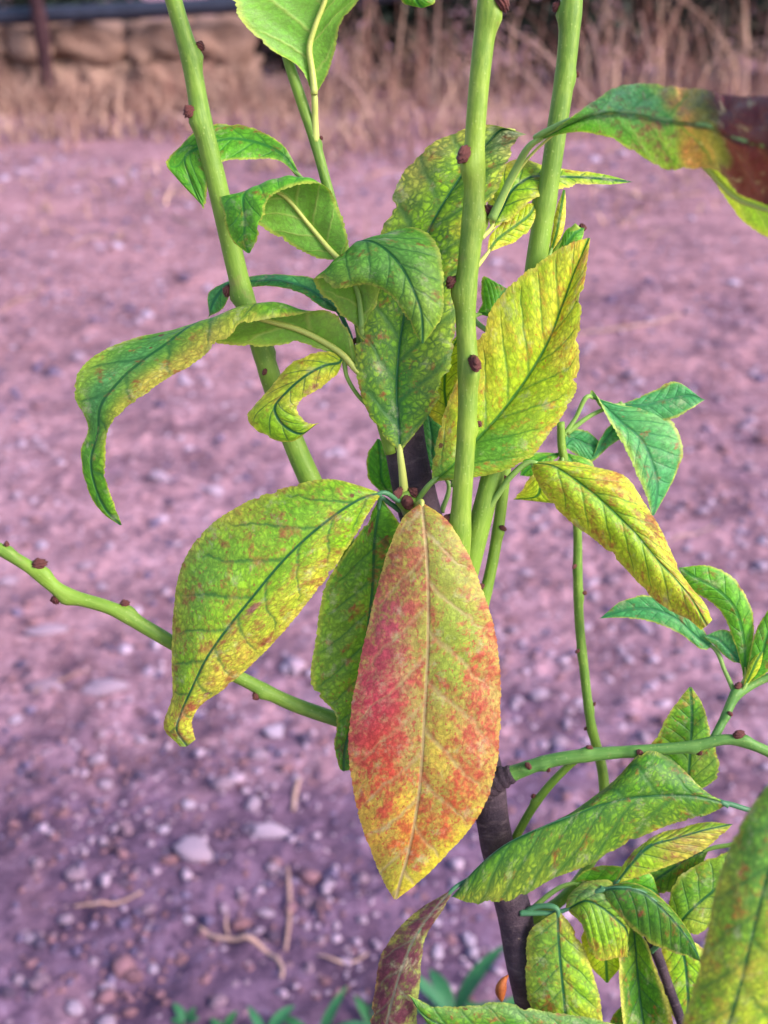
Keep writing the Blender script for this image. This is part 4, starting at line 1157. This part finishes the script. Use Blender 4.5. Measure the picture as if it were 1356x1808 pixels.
leaf([(1216, 1402, 70), ((1160, 1370, 72), (1216, 1372, 66), (1266, 1375, 70)), ((1150, 1320, 74), (1220, 1318, 66), (1264, 1330, 72)), ((1178, 1268, 74), (1222, 1270, 68), (1250, 1280, 72)), ((1200, 1235, 74), (1221, 1235, 70), (1238, 1240, 72)), (1219, 1213, 72)],
     'green', camber=0.06, red=0.06, ret=0.5, spot=0.03, seed=29, rib='rib_green', ribr=4, petiole=[(1240, 1440, 60)], pr=5, label='upright pointed leaf behind the arching branch',
     patches=[(1, 0, 0.25, 1, (186, 170, 70), 1, 0.2), (0.35, 0.5, 0.2, 0.5, (150, 180, 60), .8, 0)])
# rolled dark leaf
leaf([(1286, 1419, -22), ((1245, 1397, -26), (1236, 1407, -32), (1245, 1440, -20)), ((1190, 1346, -14), (1180, 1404, -36), (1190, 1453, -20)), ((1140, 1327, -8), (1120, 1408, -40), (1120, 1482, -20)), ((1085, 1376, -4), (1060, 1421, -42), (1050, 1522, -20)),
      ((1022, 1425, 4), (1000, 1444, -42), (985, 1547, -20)), ((958, 1462, 6), (940, 1468, -40), (925, 1579, -20)), ((893, 1492, 6), (885, 1496, -36), (875, 1596, -20)), ((846, 1528, 0), (842, 1532, -30), (835, 1594, -20)), (799, 1584, -20)],
     'green', camber=0.16, red=0.02, ret=0.95, spot=0.04, seed=30, rib='rib_teal', ribr=5, petiole=[(1380, 1440, -20), (1330, 1432, -20)], pr=6, label='long rolled dark green leaf under the arching branch',
     patches=[(0.6, 0.6, 0.3, 0.5, (128, 160, 46), 0.9, 0), (0.85, 0.9, 0.2, 0.3, (170, 180, 60), 0.9, 0)])
leaf([(1086, 1562, 20), ((1105, 1520, 22), (1112, 1528, 12), (1125, 1548, 18)), ((1148, 1480, 26), (1145, 1495, 10), (1175, 1530, 18)), ((1200, 1462, 26), (1192, 1480, 8), (1235, 1504, 16)), ((1250, 1452, 26), (1245, 1465, 10), (1270, 1478, 16)), (1292, 1455, 20)],
     'lime', camber=0.08, red=0.12, ret=0.45, spot=0.1, seed=31, rib='rib_teal', ribr=4, petiole=[(1060, 1600, 40)], pr=5, label='small leaf with a purple yellow edge under the rolled leaf',
     patches=[(0.7, 0.6, 0.25, 0.6, (200, 184, 80), 1.1, 0), (0.7, 0, 0.2, 0.5, (140, 80, 80), 1, 0.25)], blot=(140, 74, 70))
# purple leaf at the bottom
leaf([(800, 1570, -20), ((745, 1603, -22), (766, 1608, -34), (784, 1602, -26)), ((700, 1645, -20), (736, 1650, -40), (752, 1652, -24)), ((672, 1692, -18), (714, 1698, -42), (744, 1692, -22)), ((664, 1740, -18), (698, 1745, -42), (740, 1742, -22)), ((655, 1792, -18), (684, 1800, -40), (735, 1790, -22)), ((648, 1850, -18), (676, 1860, -38), (735, 1850, -22)), ((650, 1910, -18), (672, 1920, -30), (712, 1910, -22)), (668, 1985, -22)],
     'purple', camber=0.10, red=0.72, ret=0.25, spot=0.1, seed=32, rib='rib_teal', ribr=4, petiole=[(858, 1535, 30), (828, 1552, -4)], pr=5, label='narrow purple leaf with a yellow green edge', blot=(92, 30, 62),
     patches=[(0.2, -0.9, 0.10, 0.3, (176, 170, 60), 1.2, -0.4), (0.5, 1.0, 0.4, 0.28, (150, 160, 80), 1.2, -0.5), (0.6, -1, 0.3, 0.10, (190, 150, 80), 1, -0.3)])
# bottom row leaves
leaf([(1180, 1850, -60), ((1060, 1802, -50), (1060, 1840, -64), (1070, 1890, -60)), ((960, 1786, -48), (960, 1830, -66), (975, 1885, -60)), ((880, 1770, -46), (875, 1820, -64), (885, 1875, -58)), ((800, 1778, -46), (795, 1815, -60), (805, 1850, -54)), ((745, 1768, -46), (745, 1790, -54), (760, 1815, -50)), (722, 1756, -48)],
     'green', camber=0.12, red=0.05, ret=0.6, spot=0.08, seed=33, rib='rib_teal', ribr=5, petiole=[(1260, 1900, -40)], label='green leaf lying across the bottom of the sapling',
     patches=[(0.5, -0.8, 0.4, 0.3, (120, 160, 90), .8, 0)])
leaf([(985, 1608, 22), ((940, 1640, 24), (986, 1645, 12), (1012, 1640, 20)), ((930, 1700, 20), (990, 1705, 4), (1040, 1700, 16)), ((932, 1760, 18), (996, 1765, 0), (1058, 1762, 12)), ((950, 1830, 14), (1002, 1835, -4), (1062, 1830, 10)), ((975, 1890, 10), (1008, 1895, -2), (1045, 1885, 8)), (1012, 1950, 4)],
     'lime', camber=0.10, red=0.10, ret=0.6, spot=0.06, seed=34, rib='rib_teal', ribr=5, petiole=[(915, 1618, 50), (950, 1600, 36)], label='hanging lime leaf beside the lower trunk', patches=[(0.3, -0.5, 0.4, 0.6, (116, 156, 54), .9, 0)])
leaf([(1000, 1606, 26), ((1010, 1575, 28), (1035, 1590, 8), (1030, 1640, -4)), ((1045, 1555, 26), (1060, 1600, 0), (1042, 1672, -4)), ((1085, 1560, 24), (1085, 1620, -2), (1060, 1696, 4)), ((1110, 1590, 20), (1105, 1640, 4), (1088, 1690, 8)), (1108, 1690, 12)],
     'lime', camber=0.16, red=0.10, ret=0.5, spot=0.16, seed=35, rib='rib_teal', ribr=4, petiole=[(918, 1612, 40), (955, 1612, 34), (980, 1612, 30)], pr=6, label='twisted lime leaf with an orange lower edge',
     patches=[(0.5, 1, 0.3, 0.25, (200, 140, 60), 1.1, 0.25), (0.3, -0.5, 0.3, 0.5, (110, 150, 80), .9, 0)])
leaf([(1060, 1572, 6), ((1085, 1562, 8), (1090, 1568, -8), (1080, 1600, -4)), ((1120, 1560, 6), (1132, 1574, -12), (1110, 1632, -2)), ((1160, 1580, 4), (1170, 1604, -14), (1145, 1662, 0)), ((1195, 1615, 4), (1202, 1640, -14), (1180, 1678, 0)), ((1222, 1655, 4), (1222, 1668, -8), (1212, 1688, 2)), (1240, 1700, 0)],
     'dark', camber=0.12, red=0.05, ret=0.4, spot=0.05, seed=36, rib='rib_teal', ribr=5, petiole=[(1020, 1600, 34), (1040, 1582, 18)], label='dark green arching leaf with a bluish midrib', patches=[(0.2, 0.5, 0.12, 0.5, (100, 60, 70), 1, 0.2)])
leaf([(1010, 1560, 70), ((1040, 1535, 74), (1060, 1555, 66), (1050, 1590, 66)), ((1095, 1530, 74), (1110, 1560, 64), (1100, 1600, 64)), ((1150, 1545, 72), (1150, 1570, 64), (1140, 1600, 64)), (1165, 1580, 68)], 'fresh', ret=0.3, spot=0.05, seed=37, nv=20, petiole=[(920, 1620, 66)], pr=5, label='pale green leaf tucked behind the arching leaf')
leaf([(1118, 1630, 40), ((1096, 1660, 30), (1122, 1668, 66), (1140, 1660, 34)), ((1094, 1720, 26), (1126, 1722, 70), (1162, 1720, 30)), ((1098, 1780, 24), (1132, 1780, 70), (1180, 1770, 28)), ((1106, 1830, 26), (1140, 1835, 60), (1188, 1820, 30)), (1150, 1900, 40)],
     'dark', camber=-0.10, ret=0.3, spot=0.0, seed=38, rib='rib_pale', ribr=4, petiole=[(1100, 1610, 60)], pr=5, label='folded dark green leaf with pale yellow edges', patches=[(0.4, -1, 0.5, 0.16, (190, 190, 90), 1.4, 0), (0.4, 1, 0.5, 0.14, (200, 190, 100), 1.4, 0)])
leaf([(1195, 1635, 40), ((1180, 1600, 44), (1215, 1612, 30), (1225, 1650, 36)), ((1195, 1555, 46), (1245, 1585, 30), (1270, 1622, 34)), ((1245, 1520, 46), (1290, 1550, 32), (1310, 1590, 34)), ((1300, 1500, 44), (1330, 1520, 34), (1345, 1550, 36)), (1375, 1480, 40)],
     'green', camber=0.10, red=0.02, ret=0.5, spot=0.03, seed=39, rib='rib_teal', ribr=4, petiole=[(1150, 1680, 84)], pr=5, label='green leaf half hidden by the closest leaf', patches=[(0.2, 0.5, 0.2, 0.6, (166, 190, 60), 1, 0)])
leaf([(1178, 1640, 110), ((1168, 1690, 112), (1206, 1685, 104), (1246, 1680, 110)), ((1172, 1750, 112), (1214, 1748, 104), (1260, 1745, 110)), (1215, 1840, 110)], 'lime', ret=0.3, spot=0.1, red=0.15, seed=40, nv=16, petiole=[(1150, 1665, 92)], pr=4)
leaf([(1062, 1610, 62), ((1028, 1655, 58), (1065, 1660, 52), (1108, 1655, 56)), ((1036, 1695, 58), (1070, 1700, 52), (1104, 1692, 56)), (1072, 1735, 56)], 'yellow', ret=0.2, spot=0.05, seed=41, nv=14)
leaf([(1250, 1500, 90), ((1180, 1490, 92), (1215, 1515, 84), (1230, 1545, 88)), ((1140, 1520, 94), (1170, 1545, 86), (1190, 1575, 90)), (1125, 1575, 92)], 'dark', ret=0.6, spot=0.05, red=0.06, seed=60, nv=18, petiole=[(1300, 1490, 80)], pr=4, label='shaded green leaf behind the small purple edged leaf')
leaf([(1060, 1900, 90), ((1075, 1830, 92), (1110, 1840, 84), (1140, 1850, 88)), ((1085, 1790, 94), (1120, 1785, 86), (1160, 1795, 90)), (1150, 1740, 92)], 'green', ret=0.5, spot=0.05, red=0.08, seed=61, nv=18, petiole=[(1000, 1980, 66)], pr=4)
# close blurred leaf at the bottom right corner
leaf([(1440, 1330, -330), ((1365, 1378, -330), (1400, 1400, -345), (1440, 1400, -335)), ((1312, 1450, -330), (1375, 1480, -352), (1450, 1470, -335)), ((1272, 1540, -325), (1348, 1570, -352), (1450, 1560, -332)), ((1250, 1640, -320), (1325, 1665, -350), (1440, 1660, -330)), ((1225, 1740, -315), (1300, 1765, -345), (1410, 1760, -325)), ((1205, 1815, -312), (1270, 1850, -335), (1360, 1850, -320)), ((1200, 1890, -310), (1240, 1920, -325), (1300, 1920, -315)), (1200, 1990, -315)],
     'lime', dz=-430, camber=0.10, red=0.14, ret=0.75, spot=0.02, seed=42, rib='rib_teal', ribr=6, petiole=[(1480, 1400, -24), (1500, 1300, -200)], pr=7, label='large closest leaf, blurred, with a yellow lower half',
     patches=[(0.65, 0.3, 0.25, 0.8, (178, 178, 66), 1.0, 0.1), (0.3, -0.3, 0.25, 0.7, (100, 156, 66), .8, 0)])
# close leaf at the upper right with the rusty dead patch
leaf([(945, 250, -75), ((975, 232, -105), (990, 228, -95), (985, 238, -85)), ((1035, 188, -180), (1045, 205, -198), (1050, 236, -156)), ((1098, 150, -234), (1105, 200, -326), (1115, 265, -261)), ((1180, 152, -362), (1180, 215, -420), (1185, 300, -340)), ((1245, 160, -435), (1250, 225, -500), (1262, 300, -413)), ((1300, 170, -500), (1310, 250, -572), (1310, 345, -478)), ((1360, 170, -565), (1370, 260, -638), (1370, 362, -543)), ((1430, 180, -623), (1440, 260, -681), (1440, 340, -594)), (1520, 260, -681)],
     'fresh', camber=0.12, red=0.14, wav=16, pucker=2.5, ret=0.35, spot=0.35, seed=43, rib='rib_green', ribr=6, petiole=[(868, 388, -34), (885, 350, -38), (910, 300, -48)], pr=9, label='blurred close leaf with a dead rust brown half', blot=(128, 84, 78),
     dead=(1222,), patches=[(0.45, 0.6, 0.12, 0.5, (140, 160, 60), .9, 0), (0.3, -0.3, 0.15, 0.8, (112, 176, 116), 1.2, 0), (0.4, 0.2, 0.1, 0.5, None, 1, 0.25), (0.15, 0.2, 0.1, 0.5, (120, 170, 110), 1, 0.1)])
leaf([(1225, 262, -369), ((1262, 270, -398), (1258, 300, -377), (1262, 320, -369)), ((1310, 290, -435), (1300, 345, -413), (1292, 368, -398)), ((1370, 300, -493), (1360, 370, -471), (1345, 412, -449)), ((1440, 320, -551), (1430, 390, -536), (1420, 440, -507)), (1520, 420, -594)],
     'lime', away=True, camber=0.05, red=0.05, ret=0.3, spot=0.05, seed=44, rib='rib_pale', ribr=5, dz=60, petiole=[(870, 394, -28), (925, 288, -44), (992, 226, -84), (1100, 206, -265), (1180, 228, -325)], pr=3.5, label='yellow green leaf underside below the rusty leaf')
# leaves between the two upright shoots
leaf([(868, 402, 20), ((862, 372, 60), (885, 372, 40), (900, 388, 30)), ((868, 312, 75), (905, 335, 50), (940, 352, 36)), ((915, 281, 84), (940, 312, 62), (975, 338, 50)), ((965, 294, 92), (985, 312, 80), (1000, 330, 72)), ((1042, 304, 96), (1045, 314, 90), (1042, 325, 84)), ((1085, 312, 96), (1088, 318, 92), (1085, 325, 90)), (1117, 321, 94)],
     'lime', camber=0.08, red=0.03, ret=0.3, spot=0.02, seed=45, rib='rib_pale', ribr=4, petiole=[(850, 420, 0)], pr=5, label='lime leaf stretching behind both upright shoots')
leaf([(862, 445, 16), ((866, 415, 30), (876, 425, 24), (885, 436, 26)), ((895, 385, 40), (905, 402, 32), (912, 425, 34)), ((925, 362, 46), (934, 380, 40), (940, 398, 40)), (948, 358, 46)],
     'yellow', camber=0.05, red=0.2, ret=0.2, spot=0.05, seed=46, rib='rib_pale', ribr=3, petiole=[(842, 470, -6)], pr=5, label='small yellow brown leaf between the upright shoots', blot=(172, 130, 60))
leaf([(972, 445, 64), ((974, 415, 62), (982, 412, 56), (992, 415, 60)), ((982, 370, 62), (990, 370, 56), (999, 372, 60)), (996, 335, 62)], 'yellow', ret=0.05, spot=0, seed=47, nv=10, petiole=[(962, 470, 60)], pr=4, rib='rib_green')
leaf([(985, 455, 60), ((990, 425, 60), (1000, 432, 54), (1015, 438, 56)), ((1005, 402, 60), (1015, 412, 54), (1028, 420, 56)), (1030, 402, 58)], 'fresh', ret=0.05, spot=0, seed=48, nv=10, petiole=[(960, 478, 58)], pr=4, rib='rib_green')
leaf([(945, 440, 90), ((938, 415, 92), (944, 412, 88), (950, 415, 90)), (936, 378, 92)], 'yellow', ret=0.05, spot=0, seed=49, nv=8, petiole=[(950, 465, 70)], pr=3)
leaf([(845, 555, 150), ((850, 535, 150), (870, 550, 144), (880, 562, 146)), ((852, 492, 156), (885, 522, 148), (900, 548, 148)), ((862, 490, 158), (895, 510, 152), (915, 520, 150)), (905, 525, 152)], 'fresh', ret=0.15, spot=0, seed=50, nv=14, petiole=[(880, 600, 70)], pr=4, label='soft green leaf behind the thickest shoot')
# top leaf seen from below
leaf([(555, 168, 30), ((528, 118, 20), (550, 125, 32), (578, 128, 28)), ((480, 88, 8), (546, 85, 30), (590, 88, 22)), ((432, 42, -6), (556, 48, 26), (600, 44, 14)), ((408, -10, -16), (576, -5, 20), (640, -10, 4)), ((420, -80, -26), (590, -80, 10), (690, -80, -8)), ((500, -170, -36), (620, -170, -6), (690, -170, -20)), (640, -260, -40)],
     'fresh', away=True, camber=-0.06, ret=0.25, spot=0, seed=51, rib='rib_pale', ribr=6, petiole=[(557, 250, 42), (556, 210, 38)], pr=8, label='fresh green leaf seen from below at the shoot top')
leaf([(700, -60, 60), ((690, -20, 60), (730, -30, 50), (760, -20, 60)), ((710, 5, 60), (735, 0, 52), (765, 5, 60)), (745, 14, 60)], 'fresh', ret=0.1, spot=0, seed=52, nv=12, petiole=[(690, -150, 40), (862, -85, -20)], pr=4)
# thin rolled leaf
leaf([(598, 552, 74), ((575, 545, 70), (580, 535, 62), (590, 532, 74)), ((535, 520, 74), (540, 508, 64), (552, 492, 78)), ((500, 508, 80), (503, 496, 70), (510, 486, 84)), ((450, 506, 118), (452, 496, 112), (458, 486, 122)), ((410, 515, 126), (400, 503, 120), (395, 500, 128)), ((392, 545, 126), (378, 530, 120), (368, 520, 128)), (368, 560, 126)],
     'teal', face=0.35, camber=0.1, ret=0.2, spot=0, seed=53, rib='rib_teal', ribr=4, petiole=[(648, 650, 60), (628, 620, 66), (612, 578, 72)], pr=6, label='thin rolled bluish leaf crossing the leaning shoot')
# withered scrap on the trunk
def withered():
    q = np.array([(897, 1722, 30), (888, 1734, 22), (884, 1750, 20), (886, 1768, 22), (898, 1765, 24), (900, 1740, 26)], float)
    path = smooth_path(q[:4], 20)
    rr = (2 + 9 * np.sin(np.linspace(0, 1, 20) ** 1.3 * math.pi)) * D0 / FPX
    o = tube_obj('withered_leaf', at(path), rr, M['amber'], tree, 10, True, None, False, TREE)
    o['label'] = 'curled amber withered leaf scrap on the trunk'
withered()


# ------------------------------------------------------------------ weeds on the soil
def weed_leaf(parent, az, tilt, ln, wd, seed):
    n, m = 14, 7
    u = np.linspace(0, 1, n); v = np.linspace(-1, 1, m)
    prof = wd * np.sin(np.clip(u, 0.02, 0.995) ** 0.8 * math.pi) ** 0.9 + 0.0008
    r = np.random.default_rng(seed)
    curl = r.uniform(0.6, 1.5)
    ang = tilt - curl * u
    cx = np.cumsum(np.cos(ang)) * ln / n; cz = np.cumsum(np.sin(ang)) * ln / n
    P = np.zeros((n, m, 3))
    for j, vv in enumerate(v):
        P[:, j, 0] = cx; P[:, j, 1] = prof * vv; P[:, j, 2] = cz + 0.25 * prof * abs(vv)
    ca, sa = math.cos(az), math.sin(az)
    P = np.stack([P[..., 0] * ca - P[..., 1] * sa, P[..., 0] * sa + P[..., 1] * ca, P[..., 2]], -1)
    grid_mesh('leaf', P, M['weed'], parent)


def weed(px, py, n, ln, wd, seed, label):
    c = ground_at(px, py)
    r = np.random.default_rng(seed)
    root = bpy.data.objects.new('weed', None)
    root.location = (c[0], c[1], float(ground_z(c[:1], c[1:2])[0]) - 0.002)
    COL.objects.link(root)
    tag(root, label, 'weed', 'green weeds on the soil')
    for k in range(n):
        weed_leaf(root, k * 2.4 + r.uniform(-.3, .3), r.uniform(0.4, 1.3), ln * r.uniform(0.6, 1.15), wd * r.uniform(.7, 1.2), seed * 31 + k)


weed(330, 1812, 5, 0.022, 0.0035, 1, 'smallest weed tuft beside the bent dry root')
weed(395, 1830, 5, 0.028, 0.004, 2, 'low green weed with spread leaves near the bent dry root')
weed(470, 1850, 5, 0.042, 0.0042, 3, 'green weed with long narrow leaves beside the purple leaf')
weed(560, 1862, 5, 0.052, 0.005, 4, 'leafiest green weed between the dry root and the purple leaf')
weed(660, 1830, 5, 0.045, 0.005, 5, 'green weed directly behind the purple leaf')
weed(800, 1810, 8, 0.085, 0.006, 6, 'tall bluish green weed between purple leaf and trunk')
weed(860, 1830, 6, 0.065, 0.005, 7, 'bluish green weed at the foot of the trunk')
